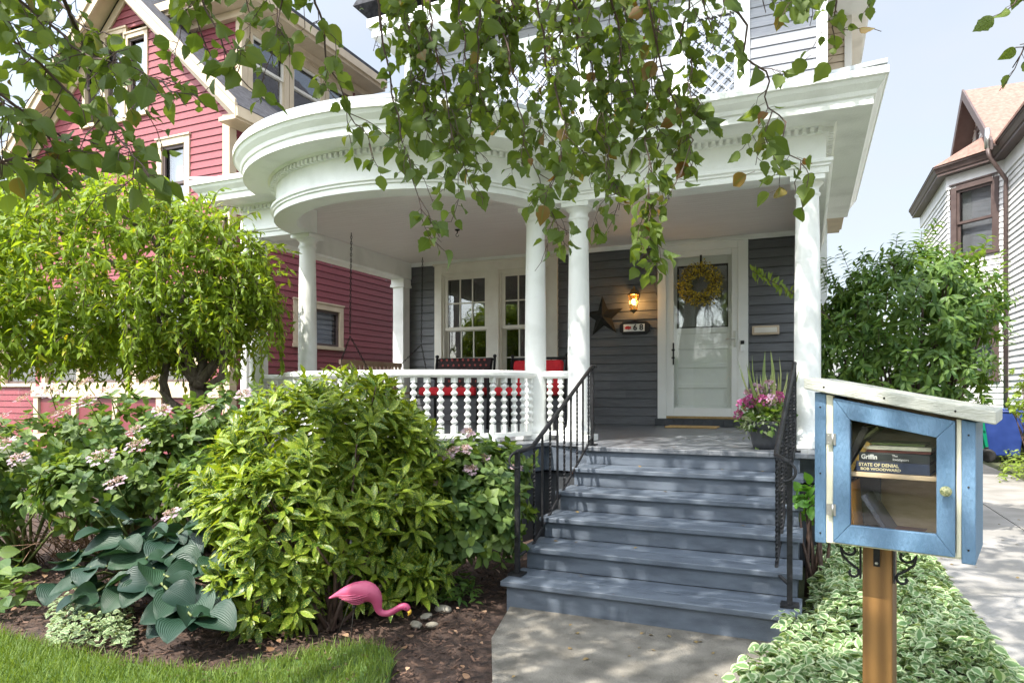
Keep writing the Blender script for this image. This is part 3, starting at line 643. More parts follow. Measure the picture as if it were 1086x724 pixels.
idr.box(xa+.12,xb-.12,iy+.018,iy+.03,1.1,2.05)
ido = idr.build('entry_door', M['idoor'], house, .005)
MB().box(xa+.12,xb-.12,iy+.02,iy+.026,2.10,2.88).build('glass_pane', M['glass'], ido)
MB().box(xa+.13,xb-.13,iy+.038,iy+.042,2.11,2.87).build('curtain', mat('pale_glass_backing', (.66,.63,.58), .9, (.74,.71,.66), 9), ido)  # pale panel added behind the dark pane to lighten it
fm = MB(); fm.box(xa+.115,xa+.13,iy-.006,iy+.01,2.09,2.89).box(xb-.13,xb-.115,iy-.006,iy+.01,2.09,2.89).box(xa+.13,xb-.13,iy-.006,iy+.01,2.875,2.89).box(xa+.13,xb-.13,iy-.006,iy+.01,2.09,2.105); fm.build('window_bead', M['bronze'], ido)
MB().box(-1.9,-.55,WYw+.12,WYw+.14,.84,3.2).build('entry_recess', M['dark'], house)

# ================================================================== STEPS
steps = thing('porch_steps', 'blue-grey painted wooden steps rising to the porch', 'steps', (-.85,4.4,0))
Y0, RUN, RIS, B0 = 3.68, .32, .134, .165
for i in range(6):
    yn = Y0+RUN*i; zt = B0+RIS*i; zb = 0 if i == 0 else zt-RIS
    MB().box(-1.64,-.05,yn+.03,yn+.055,zb-(.05 if i == 0 else 0),zt-.032).build('riser', M['step'], steps, .002)
    if i < 5:
        MB().box(-1.67,-.025,yn,yn+.165,zt-.032,zt).box(-1.67,-.025,yn+.171,yn+RUN+.028,zt-.032,zt-.001).build('tread', M['step'], steps, .005)
for x0, x1 in ((-1.635,-1.60),(-.09,-.055)):
    pts = [(x0, Y0+.06, -.04)]
    for i in range(6): pts += [(x0, Y0+.056+RUN*i, B0+RIS*i-.034), (x0, Y0+.056+RUN*(i+1), B0+RIS*i-.034)]
    pts.append((x0, Y0+.056+RUN*6, -.04))
    MB().prism(pts, (x1-x0,0,0)).build('stringer', M['step'], steps)

rl = np.random.default_rng(5); P=[]
for _ in range(16):
    i = int(rl.integers(0,5)); P.append((rl.uniform(-1.6,-.1), Y0+RUN*i+.32-abs(rl.normal(0,.05))-.01, B0+RIS*i+.004))
for _ in range(26): P.append((rl.uniform(-1.2,-.1), rl.uniform(2.2,3.65), .016))
for _ in range(40): P.append((rl.uniform(.9,2.6), rl.uniform(2.5,9), .004))
n_ = len(P); tag(leaves('fallen_leaves', leafmat('fallen_leaf', (.22,.16,.05), (.30,.20,.09), .1), None, T_OVAL, P, rl.normal(size=(n_,3))*[1,1,.08], rl.normal(size=(n_,3))*.15+[0,0,1], rl.uniform(.015,.035,n_)), 'scattered small fallen leaves on steps, walk and driveway', 'fallen leaves', kind='stuff')
def handrail(x, side, label, skew=0):
    h = thing('iron_handrail', label, 'handrail', (x,3.85,B0), 'black wrought iron handrails of the steps')
    z0, z1 = .915, 1.49; ya, yb = 4.1, 5.43
    xl = x+skew; t = MB(); t.tube([(x,3.85,z0),(x+skew*.5,3.98,z0+.004),(xl,ya,z0+.012),(xl,ya+.04,z0+.03),(x,yb,z1)], .015, 8)
    sx = x+side*.0
    t.tube([(sx+side*.03*math.sin(a)*1.0, 3.85-.03-.035*math.sin(a*.5), z0-.0-.09*(a/6)+.02*math.cos(a)-.02) for a in [i*.35 for i in range(17)]], .008, 6)
    t.tube([(x,yb,z1),(x+side*.0,yb+.10,z1)], .013, 8)
    t.build('top_rail', M['iron'], h)
    b = MB(); b.tube([(x,3.85,.275),(xl,4.07,.28),(xl,4.12,.30),(x,yb,.905)], .010, 8); b.build('bottom_rail', M['iron'], h)
    p = MB(); p.box(x-.014,x+.014,3.836,3.864,B0+.003,z0); p.box(x-.045,x+.045,3.80,3.90,B0+.001,B0+.012); p.build('post', M['iron'], h)
    p = MB(); p.box(x-.012,x+.012,yb-.012,yb+.012,FZ+.003,z1); p.box(x-.04,x+.04,yb-.04,yb+.04,FZ+.001,FZ+.011); p.build('post', M['iron'], h)
    n = 9
    for k in range(n):
        y = 4.13+(yb-.1-4.13)*k/(n-1); f = (y-4.12)/(yb-4.12); xx = xl+(x-xl)*f; zb = .30+f*.605; zt = z0+.03+f*(z1-z0-.03)
        q = MB(); m_ = 26 if k % 2 == 0 else 2; vs = []; fs = []
        for i in range(m_+1):
            z = zb+(zt-zb)*i/m_; a = (i/m_)*math.pi*9 if m_ > 2 else 0
            for c in range(4): aa = a+c*math.pi/2+.78; vs.append((xx+.0095*math.cos(aa), y+.0095*math.sin(aa), z))
        for i in range(m_):
            for c in range(4): fs.append((i*4+c, i*4+(c+1) % 4, (i+1)*4+(c+1) % 4, (i+1)*4+c))
        q.add(vs, fs).build('baluster', M['iron'], h)
handrail(-1.63, -1, 'black iron handrail on the left side of the steps')
handrail(-.085, 1, 'black iron handrail on the right side of the steps by the flower pot', -.075)

# ================================================================== THINGS ON THE PORCH
# star
s5 = MB(); c = WY(640,336,WYw-.02); vs = [(c.x, c.y-.075, c.z)]
for k in range(10):
    a = math.pi/2+k*math.pi/5+.06; r = .285 if k % 2 == 0 else .115
    vs.append((c.x+r*math.cos(a), c.y, c.z+r*math.sin(a)))
s5.add(vs, [(0, 1+k, 1+(k+1) % 10) for k in range(10)]+[tuple(range(1, 11))])
tag(s5.build('metal_star', M['bronze']), 'large dark metal barn star hanging on the grey wall', 'star ornament')
# lantern
lt = WY(672,320,WYw-.13); lan = thing('wall_lantern', 'small brass wall lantern with warm glowing bulb above the number plaque', 'lantern', (lt.x,WYw-.02,lt.z))
lz = lt.z; lx_, ly_ = lt.x, lt.y
q = MB(); q.lathe([(.0,lz+.2),(.012,lz+.195),(.014,lz+.17),(.03,lz+.16),(.05,lz+.125),(.075,lz+.10),(.08,lz+.09),(.07,lz+.085)], (lx_,ly_,0), 6, smooth=False); q.build('lantern_roof', M['brass'], lan)
q = MB()
for k in range(6):
    a = k*math.pi/3; q.tube([(lx_+.066*math.cos(a), ly_+.066*math.sin(a), lz+.09), (lx_+.045*math.cos(a), ly_+.045*math.sin(a), lz-.10)], .005, 5)
q.lathe([(.05,lz-.10),(.05,lz-.11),(.03,lz-.13),(.01,lz-.15),(.0,lz-.155)], (lx_,ly_,0), 6, smooth=False)
q.build('lantern_frame', M['brass'], lan)
q = MB(); q.lathe([(.062,lz+.088),(.041,lz-.098)], (lx_,ly_,0), 6, smooth=False); q.build('lantern_glass', glassmat('lantern_glass', (1,.93,.78), .04), lan)
q = MB(); q.ball((lx_,ly_,lz), .022, 10, 8, (1,1,1.5)); q.build('bulb', emis('bulb_glow', (1,.55,.18), 40), lan)
q = MB(); q.ball((lx_,WYw-.02,lz+.09), .05, 12, 8, (1,.4,1.5)); q.tube([(lx_,WYw-.03,lz+.1),(lx_,WYw-.08,lz+.19),(lx_,ly_,lz+.2)], .01, 8); q.build('wall_bracket', M['brass'], lan)
pl_ = bpy.data.lights.new('lantern_light', 'POINT'); pl_.energy = 1.6; pl_.color = (1,.6,.25); pl_.shadow_soft_size = .03; po = bpy.data.objects.new('lantern_light', pl_); C.objects.link(po); po.location = (lx_,ly_-.0,lz-.0); po.parent = lan; po.matrix_parent_inverse = parent_inv(lan)
# text helper
def text(s, name, size, m, parent, Mx, ext=.002, align='CENTER', bold=0, fit=None):
    cu = bpy.data.curves.new(name, 'FONT'); cu.body = s; cu.size = size; cu.extrude = ext; cu.align_x = align; cu.align_y = 'CENTER'; cu.offset = bold; cu.resolution_u = 3
    t = bpy.data.objects.new(name, cu); C.objects.link(t); bpy.context.view_layer.update()
    dg = bpy.context.evaluated_depsgraph_get(); me = bpy.data.meshes.new_from_object(t.evaluated_get(dg)); bpy.data.objects.remove(t)
    if fit:
        xs = [v.co.x for v in me.vertices]; k = fit/(max(xs)-min(xs))
        for v in me.vertices: v.co.x *= k
    me.transform(Mx); me.materials.clear(); me.materials.append(m)
    o = bpy.data.objects.new(name, me); C.objects.link(o)
    if parent: o.parent = parent; o.matrix_parent_inverse = parent_inv(parent)
    return o
M['black'] = mat('black_lettering', (.01,.01,.01), .5); M['plq'] = mat('plaque_white', (.78,.78,.74), .4); M['redm'] = mat('plaque_red_mark', (.55,.03,.03), .5)
pc = WY(673,347.5,WYw-.03); plq = thing('number_plaque', 'black house number plaque reading 68 with red mark', 'house number', (pc.x,WYw-.02,pc.z))
q = MB(); hw, hh = .20, .085
pts = [(-hw,-hh*.55),(-hw+.03,-hh*.75),(-hw+.04,-hh),(hw-.04,-hh),(hw-.03,-hh*.75),(hw,-hh*.55),(hw,hh*.55),(hw-.03,hh*.75),(hw-.04,hh),(.06,hh),(.0,hh+.018),(-.06,hh),(-hw+.04,hh),(-hw+.03,hh*.75),(-hw,hh*.55)]
q.prism([(pc.x+x, pc.y-.01, pc.z+z) for x, z in pts], (0,.03,0)); q.build('plaque_board', M['iron'], plq, .004)
MB().box(pc.x-.145,pc.x+.135,pc.y-.014,pc.y-.009,pc.z-.048,pc.z+.048).build('number_tile', M['plq'], plq)
MX = lambda x, y, z: Matrix.Translation((x, y, z)) @ Matrix.Rotation(R(90), 4, 'X')
text('6', 'numeral', .105, M['black'], plq, MX(pc.x+.01, pc.y-.016, pc.z), bold=.003); text('8', 'numeral', .105, M['black'], plq, MX(pc.x+.092, pc.y-.016, pc.z), bold=.003)
q = MB(); q.prism([(pc.x-.08+x, pc.y-.017, pc.z+z) for x, z in ((-.05,.0),(-.03,.02),(0,.024),(.02,.014),(.035,.02),(.035,-.018),(.015,-.012),(.012,-.03),(-.005,-.016),(-.03,-.018))], (0,.003,0)); q.build('red_mark', M['redm'], plq)
# mail box slot, doorbell, mat
ml = WY(812,350,WYw-.03)
q = MB().box(ml.x-.155,ml.x+.155,WYw-.05,WYw-.012,ml.z-.055,ml.z+.055).build('frame', M['cream'], None, .006)
mo = thing('mail_slot', 'cream metal mail slot on the grey wall right of the door', 'mail slot', (ml.x,WYw-.03,ml.z)); q.parent = mo; q.matrix_parent_inverse = parent_inv(mo)
MB().box(ml.x-.13,ml.x+.13,WYw-.057,WYw-.051,ml.z-.03,ml.z+.032).build('flap', M['wcream'], mo, .003)
db = thing('doorbell', 'small white doorbell with black top on the door casing', 'doorbell', (-.735,WYw-.05,1.84))
MB().box(-.757,-.713,WYw-.068,WYw-.047,1.77,1.86).build('body', M['white'], db, .004); MB().box(-.757,-.713,WYw-.069,WYw-.047,1.862,1.905).build('camera_cap', M['iron'], db, .004)
q = MB().box(-1.58,-.98,8.28,8.62,FZ+.003,FZ+.02).build('doormat', M['coir'], None, .005); tag(q, 'tan coir doormat on the grey porch floor before the door', 'doormat')
# wreath
wc = V2((-1.235, 2.62)); wr = thing('wreath', 'yellow flower wreath hanging on the white storm door', 'wreath', (wc.x,WYw-.06,wc.y))
def ring_pts(n, R0, r0):
    a = rng.uniform(0, 6.283, n); b = rng.uniform(0, 6.283, n); rr = rng.normal(1, .22, n)*r0
    cx = (R0+rr*np.cos(b)); return np.stack([wc.x+cx*np.cos(a), WYw-.09-np.abs(rr*np.sin(b))*.8, wc.y+cx*np.sin(a)], 1), np.stack([np.cos(a)*np.cos(b), -np.abs(np.sin(b))-.2, np.sin(a)*np.cos(b)], 1)
P, Nn = ring_pts(900, .195, .07); leaves('petals', L_WR, wr, T_OVAL, P, rv(900)+Nn*1.1, Nn, rng.uniform(.016,.032,900))
P, Nn = ring_pts(500, .19, .06); leaves('leaves', L_WR2, wr, T_LANCE, P, rv(500)+Nn, Nn, rng.uniform(.03,.06,500))
q = MB(); q.tube([(wc.x+.17*math.cos(t), WYw-.085, wc.y+.17*math.sin(t)) for t in [i*6.283/32 for i in range(33)]], .02, 8); q.build('twig_ring', M['twig'], wr)
q = MB().box(wc.x-.012,wc.x+.012,WYw-.045,WYw-.038,wc.y+.2,3.0).build('hanger', M['iron'], wr)
# flower pot
fp = V2((-.30, 5.62)); pot = thing('flower_planter', 'dark grey pot of magenta and pink flowers with spiky leaves on top step', 'flower pot', (fp.x,fp.y,FZ))
q = MB(); q.lathe([(.085,FZ+.002),(.10,FZ+.05),(.115,FZ+.15),(.118,FZ+.155),(.128,FZ+.158),(.135,FZ+.215),(.125,FZ+.217),(.115,FZ+.19),(.02,FZ+.185)], (fp.x,fp.y,0), 28); q.build('pot', M['pot'], pot)
pc3 = np.array([fp.x, fp.y, FZ+.2])
n = 420; D = nrm(rv(n)*[1,1,.7]+[0,0,.5]); leaves('foliage', L_BUSH, pot, T_OVAL, pc3+D*rng.uniform(.03,.2,(n,1))*[1,1,1.1], D+rv(n)*.5, rv(n)*.4+[0,0,1], rng.uniform(.03,.06,n))
n = 160; D = nrm(rv(n)*[1,1,.4]+[-.4,-.6,.1]); leaves('trailing_foliage', leafmat('silver_leaf', (.30,.36,.20), (.45,.50,.33), .2), pot, T_LANCE, pc3+D*rng.uniform(.09,.17,(n,1))+[-.03,-.02,0.01], D+rv(n)*.7, rv(n)*.4+[0,0,1], rng.uniform(.03,.06,n))
for j, (dx, dy, dz, r, mm) in enumerate(((-.16,-.06,.14,.05,L_MUM),(-.19,-.03,.06,.04,L_MUM),(-.10,-.09,.17,.055,L_MUM),(-.06,-.05,.26,.05,L_PNK),(.03,-.04,.28,.06,L_PNK),(-.02,-.12,.17,.055,L_MUM),(.05,-.12,.18,.05,L_PNK),(.1,-.08,.2,.05,L_MUM),(-.12,-.02,.22,.04,L_PNK))):
    r *= .85; n = 70; D = nrm(rv(n)+[0,-.3,.5]); leaves('bloom', mm, pot, T_PETAL, pc3+[dx,dy,dz]+D*r*.75, D+rv(n)*.5, D, rng.uniform(.016,.026,n))
n = 22; a = rng.uniform(0,6.28,n); tl = rng.uniform(.05,1.0,n); A = np.stack([np.cos(a)*tl, np.sin(a)*tl, np.ones(n)], 1)
leaves('spike_leaves', leafmat('spike_leaf', (.18,.26,.09), (.42,.46,.24), .3), pot, T_STRAP, pc3+A*[.02,.02,0]+[.04,0,0], A, np.stack([np.cos(a), np.sin(a), np.full(n,.3)], 1), rng.uniform(.35,.56,n))

# seating
def xform(x, y, rz): return Matrix.Translation((x, y, FZ)) @ Matrix.Rotation(rz, 4, 'Z')
def armchair(x, y, rz, label, wd=.85, throw=False):
    t = thing('porch_chair', label, 'chair', (x,y,FZ), 'porch chairs with red cushions'); Mx = xform(x, y, rz); h = wd/2
    q = MB()
    for sx in (-h+.03, h-.03):
        q.tube([Mx@Vector((sx,.28,.0)), Mx@Vector((sx,.26,.4)), Mx@Vector((sx,.34,.86))], .017, 8)
        q.tube([Mx@Vector((sx,-.3,.0)), Mx@Vector((sx,-.28,.6)), Mx@Vector((sx,.0,.63)), Mx@Vector((sx,.29,.6))], .017, 8)
        q.ball(Mx@Vector((sx,.34,.88)), .025, 8, 6)
        q.build('side_frame', M['iron'], t); q = MB()
    q = MB()
    q.tube([Mx@Vector((-h+.03,.34,.84)), Mx@Vector((0,.35,.85)), Mx@Vector((h-.03,.34,.84))], .015, 8)
    for k in range(9):
        s = -h+.08+k*(wd-.16)/8; q.tube([Mx@Vector((s,.27,.4)), Mx@Vector((s,.34,.84))], .006, 5)
    q.build('backrest', M['iron'], t)
    q = MB(); q.box(-h+.03,h-.03,-.3,.28,.36,.385, M=Mx); q.build('seat', M['iron'], t, .004)
    for sx in (-1, 1):
        pass
    c = MB(); c.box(-h+.06,h-.06,-.3,.22,.39,.49, M=Mx); co = c.build('seat_cushion', M['redc'], None, .03); tag(co, ('red seat cushion on the chair with the dark throw' if throw else 'red seat cushion on the porch chair behind the white column'), 'cushion', 'red chair cushions')
    if throw:
        c = MB(); vs = []; fs = []; nx, nz = 12, 10
        for side in (0, 1):
            for j in range(nz+1):
                for i in range(nx+1):
                    u = i/nx; z = .86-(.40*j/nz); yy = .34-.16*(j/nz)-.035+.008*math.sin(i*1.3) if side == 0 else .39-.14*(j/nz)+.006*math.sin(i*1.7)
                    vs.append(Mx@Vector((-h+.07+u*(wd-.14), yy, z)))
        for side in (0,1):
            b = side*(nx+1)*(nz+1)
            for j in range(nz):
                for i in range(nx): fs.append((b+j*(nx+1)+i, b+j*(nx+1)+i+1, b+(j+1)*(nx+1)+i+1, b+(j+1)*(nx+1)+i))
        for i in range(nx): fs.append((i, i+1, (nx+1)*(nz+1)+i+1, (nx+1)*(nz+1)+i))
        c.add(vs, fs, True); o = thing('throw_blanket', 'dark throw with red dots hung over the porch chair back', 'blanket', (x,y,FZ+.8)); c.build('cloth', M['throw'], o)
        d = MB()
        for j in range(6):
            for i in range(9):
                u = (i+.5+(j % 2)*.4)/9.4; f = (j+.4)/6; z = .86-.40*f; yy = .34-.16*f-.043
                a_ = Mx@Vector((-h+.08+u*(wd-.16), yy-.004, z)); d.ball(a_, .016, 8, 4, (1,.35,1))
        d.build('dots', M['throwdot'], o)
    else:
        c = MB(); c.box(-h+.07,h-.07,.14,.24,.47,.86, M=Mx@Matrix.Rotation(R(-9),4,'X')); co = c.build('back_cushion', M['redc'], None, .035); tag(co, 'red back cushion leaning in the porch chair behind the white column', 'cushion', 'red chair cushions')
armchair(-3.93, 7.35, R(6), 'dark metal porch chair with patterned throw seen through the balusters', .84, True)
armchair(-3.05, 7.5, R(-4), 'dark metal porch chair with two red cushions behind the column', .8)
# swing
sw = thing('porch_swing', 'slatted wooden porch swing hung on chains at the left of the porch', 'porch swing', (-5.1,7.6,FZ+.45))
q = MB(); q.box(-5.3,-4.85,6.95,8.35,1.24,1.27)
q.build('seat', M['swingw'], sw, .004)
q = MB()
q.box(-5.36,-5.33,6.95,8.35,1.62,1.68).box(-5.31,-5.28,6.95,8.35,1.29,1.33)
for k in range(15):
    y = 7.0+k*.093; q.add([(-5.28,y-.022,1.27),(-5.28,y+.022,1.27),(-5.34,y+.022,1.68),(-5.34,y-.022,1.68),(-5.30,y-.022,1.27),(-5.30,y+.022,1.27),(-5.36,y+.022,1.68),(-5.36,y-.022,1.68)], [(0,1,2,3),(7,6,5,4),(0,4,5,1),(1,5,6,2),(2,6,7,3),(3,7,4,0)])
q.build('backrest', M['swingw'], sw)
for yy in (6.97, 8.33):
    q = MB(); q.box(-5.32,-4.85,yy-.02,yy+.02,1.48,1.52); q.box(-4.9,-4.86,yy-.02,yy+.02,1.22,1.48); q.build('armrest', M['swingw'], sw, .004)
for yy in (6.83, 8.5):
    y2 = 6.97 if yy < 7.5 else 8.33; q = MB(); z = 3.2
    def chain(a, b):
        a = Vector(a); b = Vector(b); d = b-a; n = int(d.length/.035); dn = d.normalized(); u = dn.orthogonal().normalized(); v = dn.cross(u)
        for i in range(n):
            c = a+dn*(i+.5)*.035; e = u if i % 2 else v
            q.tube([c+dn*.021*math.cos(t)+e*.009*math.sin(t) for t in [k*6.283/8 for k in range(9)]], .0042, 4)
    chain((-5.08,yy,3.2), (-5.1,yy,1.95)); chain((-5.1,yy,1.95), (-5.34,y2,1.66)); chain((-5.1,yy,1.95), (-4.9,y2,1.5)); q.build('chain', M['bronze'], sw)

# ================================================================== RED HOUSE
red = thing('red_house', 'red clapboard house with cream trim and steep gable next door', 'house', (-10.1,7.66,0))
RX, RY = -7.9, 7.66
sd = MB(); aX, aZ = -10.1, 7.75; XL = -12.4
def rlim(z):
    if z < 5.45: return (0, RX-XL)
    k = (z-5.45)/.97; return (k, RX-XL-k)
siding(sd, (XL,RY), (RX,RY), (0,-1), .3, 7.6, holes=[(-11.15-XL,-9.6-XL,5.67,7.14),(-9.4-XL,-8.69-XL,3.9,5.21),(-12.2-XL,-8.5-XL,1.35,2.9)], lim=rlim)
siding(sd, (RX,RY), (RX,17), (1,0), .3, 5.4, holes=[(9.02-RY,10.35-RY,2.06,2.82)])
sd.build('wall', M['red'], red)
# narrow lattice below: boards
box('corner_board', M['cream'], red, RX-.11,RX+.03,RY-.03,RY+.11,.2,5.4, bevel=.004)
q = MB(); tw = V2((-11.15,RY))
for x0, x1 in ((-11.15,-10.63),(-10.66,-10.09),(-10.12,-9.6)):
    window(red, 'attic_window', (x0,RY), (1,0), x1-x0, 5.67 if x0 > -10.7 and x0 < -10.6 else 5.70, 7.14 if (x0 > -10.7 and x0 < -10.6) else 7.02, (0,-1), M['cream'], M['skyglass'], tw=.07, sash=.035, sashmat=M['brown'], curtain=M['screen'])
window(red, 'window', (-9.4,RY), (1,0), .71, 3.9, 5.21, (0,-1), M['cream'], M['skyglass'], tw=.11, sashmat=M['brown'], curtain=M['screen'])
window(red, 'side_window', (RX,9.02), (0,1), 1.33, 2.06, 2.82, (1,0), M['cream'], M['skyglass'], tw=.1, sashmat=M['brown'], split=False, curtain=M['screen'])
for x0, x1 in ((-12.2,-11.2),(-11.15,-10.0),(-9.95,-8.5)):
    window(red, 'front_window', (x0,RY), (1,0), x1-x0, 1.40, 2.9, (0,-1), M['cream'], M['skyglass'], tw=.09, sashmat=M['brown'])
q = MB(); q.box(XL,RX-.12,RY-.09,RY,1.18,1.36).box(XL,RX-.12,RY-.06,RY,.45,.55)
for x in (-12.3,-11.3,-10.3,-9.3,-8.4): q.box(x-.06,x+.06,RY-.07,RY-.0,.55,1.18)
q.build('water_table', M['cream'], red, .004)
q = MB()
for x in (-12.3,-11.3,-10.3,-9.3): q.box(x+.08,x+.90,RY-.03,RY-.005,.58,1.16)
q.build('panel', M['redp'], red)
# roof
ov = .3; Yf = RY-ov; Yb = 17; sl_ = .97
def roofside(sg):
    xe = aX+sg*(2.3+.32); ze = aZ+.12-(2.62)*sl_
    a = [(aX,Yf,aZ+.12),(xe,Yf,ze),(xe,Yb,ze),(aX,Yb,aZ+.12)]
    MB().prism(a, (0,0,.06)).build('roof', M['shgrey'], red)
    r = MB(); r.prism([(aX,Yf-.03,aZ+.17),(xe+sg*.03,Yf-.03,ze+.05),(xe+sg*.03,Yf-.03,ze-.13),(aX,Yf-.03,aZ-.05)], (0,.04,0))
    r.prism([(aX,Yf-.06,aZ+.21),(xe+sg*.05,Yf-.06,ze+.09),(xe+sg*.05,Yf-.06,ze+.02),(aX,Yf-.06,aZ+.13)], (0,.029,0))
    r.prism([(aX,Yf+.011,aZ+.1),(xe,Yf+.011,ze-.02),(xe,Yf+.011,ze-.05),(aX,Yf+.011,aZ+.07)], (0,ov-.03,0))
    r.prism([(aX,RY-.04,aZ-.02),(aX+sg*2.35,RY-.04,aZ-.02-2.35*sl_),(aX+sg*2.35,RY-.04,aZ-.2-2.35*sl_),(aX,RY-.04,aZ-.2)], (0,.03,0))
    r.build('rake_board', M['cream'], red)
    e = MB(); e.box(min(xe,xe-sg*.32),max(xe,xe-sg*.32),Yf,Yb,ze-.16,ze-.10).box(min(xe,xe+sg*.06),max(xe,xe+sg*.06),Yf-.02,Yb,ze-.14,ze+.01); e.build('eave', M['cream'], red)
roofside(1); roofside(-1)
# dormer
dm = MB(); DX, DY = -8.25, 8.25
siding(dm, (-9.8,DY), (DX,DY), (0,-1), 5.7, 7.3); siding(dm, (DX,DY), (DX,11.2), (1,0), 5.9, 7.3, holes=[(.1,2.6,6.15,7.15)])
do = dm.build('dormer', M['red'], red)
MB().box(DX-.1,DX+.03,DY-.03,DY+.1,5.9,7.3).box(DX-.02,DX+.05,DY-.03,11.2,5.86,6.02).build('corner_board', M['cream'], do, .004)
for y0_, y1_ in ((8.36,9.3),(9.32,10.26),(10.28,11.1)): window(red, 'dormer_window', (DX,y0_), (0,1), y1_-y0_, 6.12, 7.15, (1,0), M['cream'], M['skyglass'], tw=.1, sashmat=M['wcream'])
MB().box(-10.1,DX+.45,DY-.4,11.6,7.3,7.36).box(-10.1,DX+.5,DY-.45,11.6,7.36,7.5).box(-10.1,DX+.12,DY-.1,11.6,7.18,7.295).build('dormer_cornice', M['cream'], red)
MB().box(-10.1,DX+.5,DY-.45,11.6,7.5,7.56).build('dormer_roof', M['shgrey'], red)
# downspout of the porch
q = MB(); q.box(-6.22,-6.13,6.2,6.28,.1,3.32).build('downspout', M['white'], house)

# ================================================================== WHITE HOUSE
wh = thing('white_house', 'white clapboard house with brown trim and peach shingle roof beyond the driveway', 'house', (4.5,16,0))
XW = 3.55; Y0w = 16.0; p = .84
sd = MB(); r2 = math.sqrt(.5)
siding(sd, (XW,Y0w), (XW,8), (-1,0), .45, 5.9, t=.02)
siding(sd, (XW-p,Y0w+p), (XW,Y0w), (-r2,-r2), .45, 5.9, t=.02, holes=[(.05,1.05,1.5,3.15),(.05,1.05,4.05,5.55)])
siding(sd, (XW-p,20), (XW-p,Y0w+p), (-1,0), .45, 5.9, t=.02)
siding(sd, (XW-p,20), (XW-p,20.01), (-1,0), .45, 5.9)
sd.build('wall', M['wsiding'], wh)
MB().prism([(XW+.01,8,0),(XW+.01,Y0w,0),(XW-p+.02,Y0w+p+.01,0),(XW-p+.02,20,0),(8,20,0),(8,8,0)], (0,0,.45)).build('foundation', M['stone'], wh)
for za, zb in ((1.5,3.15),(4.05,5.55)):
    window(wh, 'window', (XW-p+r2*.08,Y0w+p-r2*.08), (r2,-r2), .98, za, zb, (-r2,-r2), M['brown'], M['skyglass'], tw=.12, sash=.05, sashmat=M['brown'] , curtain=M['wscreen'])
window(wh, 'side_window', (XW,13.7), (0,-1), 1.0, 1.5, 3.15, (-1,0), M['brown'], M['glass'], tw=.12, sashmat=M['brown'], curtain=M['wscreen'])
EZ = 5.78
ev = MB(); path = [V2((XW-p,20.5)), V2((XW-p,Y0w+p)), V2((XW,Y0w)), V2((XW,8))]
PE = [(0,EZ),(-.2,EZ),(-.2,EZ+.05),(-.22,EZ+.06),(-.26,EZ+.15),(-.28,EZ+.16),(-.28,EZ+.19),(0,EZ+.26)]
sweep(ev, path[::-1], PE)
EV2 = MB(); 
ev.build('eave', M['brown'], wh)
sweep(EV2, path[::-1], [(.01,EZ-.28),(-.03,EZ-.28),(-.03,EZ),(.01,EZ)]); EV2.build('frieze_board', M['wsiding'], wh)
# bay roof + main roof + cross gable
gp = 7.92; gx = 3.2; gy = 18.0; gn = 2.55; gz = 6.05
MB().add([(XW-p-.29,20.5,EZ+.2),(XW-p-.29,Y0w+p-.12,EZ+.2),(XW-.21,Y0w-.24,EZ+.2),(4.3,Y0w-.3,6.9),(4.3,20.5,6.9)], [(0,1,2,3,4)]).build('bay_roof', M['shpeach'], wh)
MB().prism([(XW-.30,7.8,EZ+.19),(XW-.30,21,EZ+.19),(7.5,21,9.3),(7.5,7.8,9.3)], (0,0,.05)).build('roof', M['shpeach'], wh)
cg = MB(); cg.prism([(gx,gy,gp),(gx,gy-gn,gz-.1),(8,gy-gn,gz-.1),(8,gy,gp)], (0,0,.06)); cg.prism([(gx,gy,gp),(gx,gy+gn,gz-.1),(8,gy+gn,gz-.1),(8,gy,gp)], (0,0,.06)); cg.build('gable_roof', M['shpeach'], wh)
gw = MB(); siding(gw, (XW+.0,gy+gn), (XW+.0,gy-gn), (-1,0), 5.9, 7.8, lim=lambda z: ((z-5.9)*1.28, 2*gn-(z-5.9)*1.28)); gw.build('gable_wall', M['wsiding'], wh)
q = MB()
for s in (-1, 1):
    q.prism([(gx-.03,gy,gp+.09),(gx-.03,gy+s*(gn+.05),gz-.04),(gx-.03,gy+s*(gn+.05),gz-.22),(gx-.03,gy,gp-.14)], (.04,0,0))
    q.prism([(gx+.011,gy,gp-.01),(gx+.011,gy+s*gn,gz-.11),(gx+.011,gy+s*gn,gz-.14),(gx+.011,gy,gp-.04)], (XW-gx-.03,0,0))
q.build('gable_rake', M['brown'], wh)
window(wh, 'gable_window', (XW-.02,18.4), (0,-1), .8, 6.35, 7.2, (-1,0), M['brown'], M['glass'], tw=.1, sashmat=M['brown'], split=False)
q = MB(); q.tube([(XW-.40,Y0w-.45,EZ+.15),(XW-.38,Y0w-.5,EZ-.05),(XW-.06,Y0w-.25,EZ-.45),(XW-.06,Y0w-.22,EZ-.6),(XW-.06,Y0w-.22,.2)], .04, 8); q.build('downspout', M['brown'], wh)
q = MB(); q.tube([(XW-.40,Y0w-.45,EZ+.12),(XW-.40,Y0w-.46,EZ+.5)], .05, 8); q.build('drain_head', M['steel'], wh)

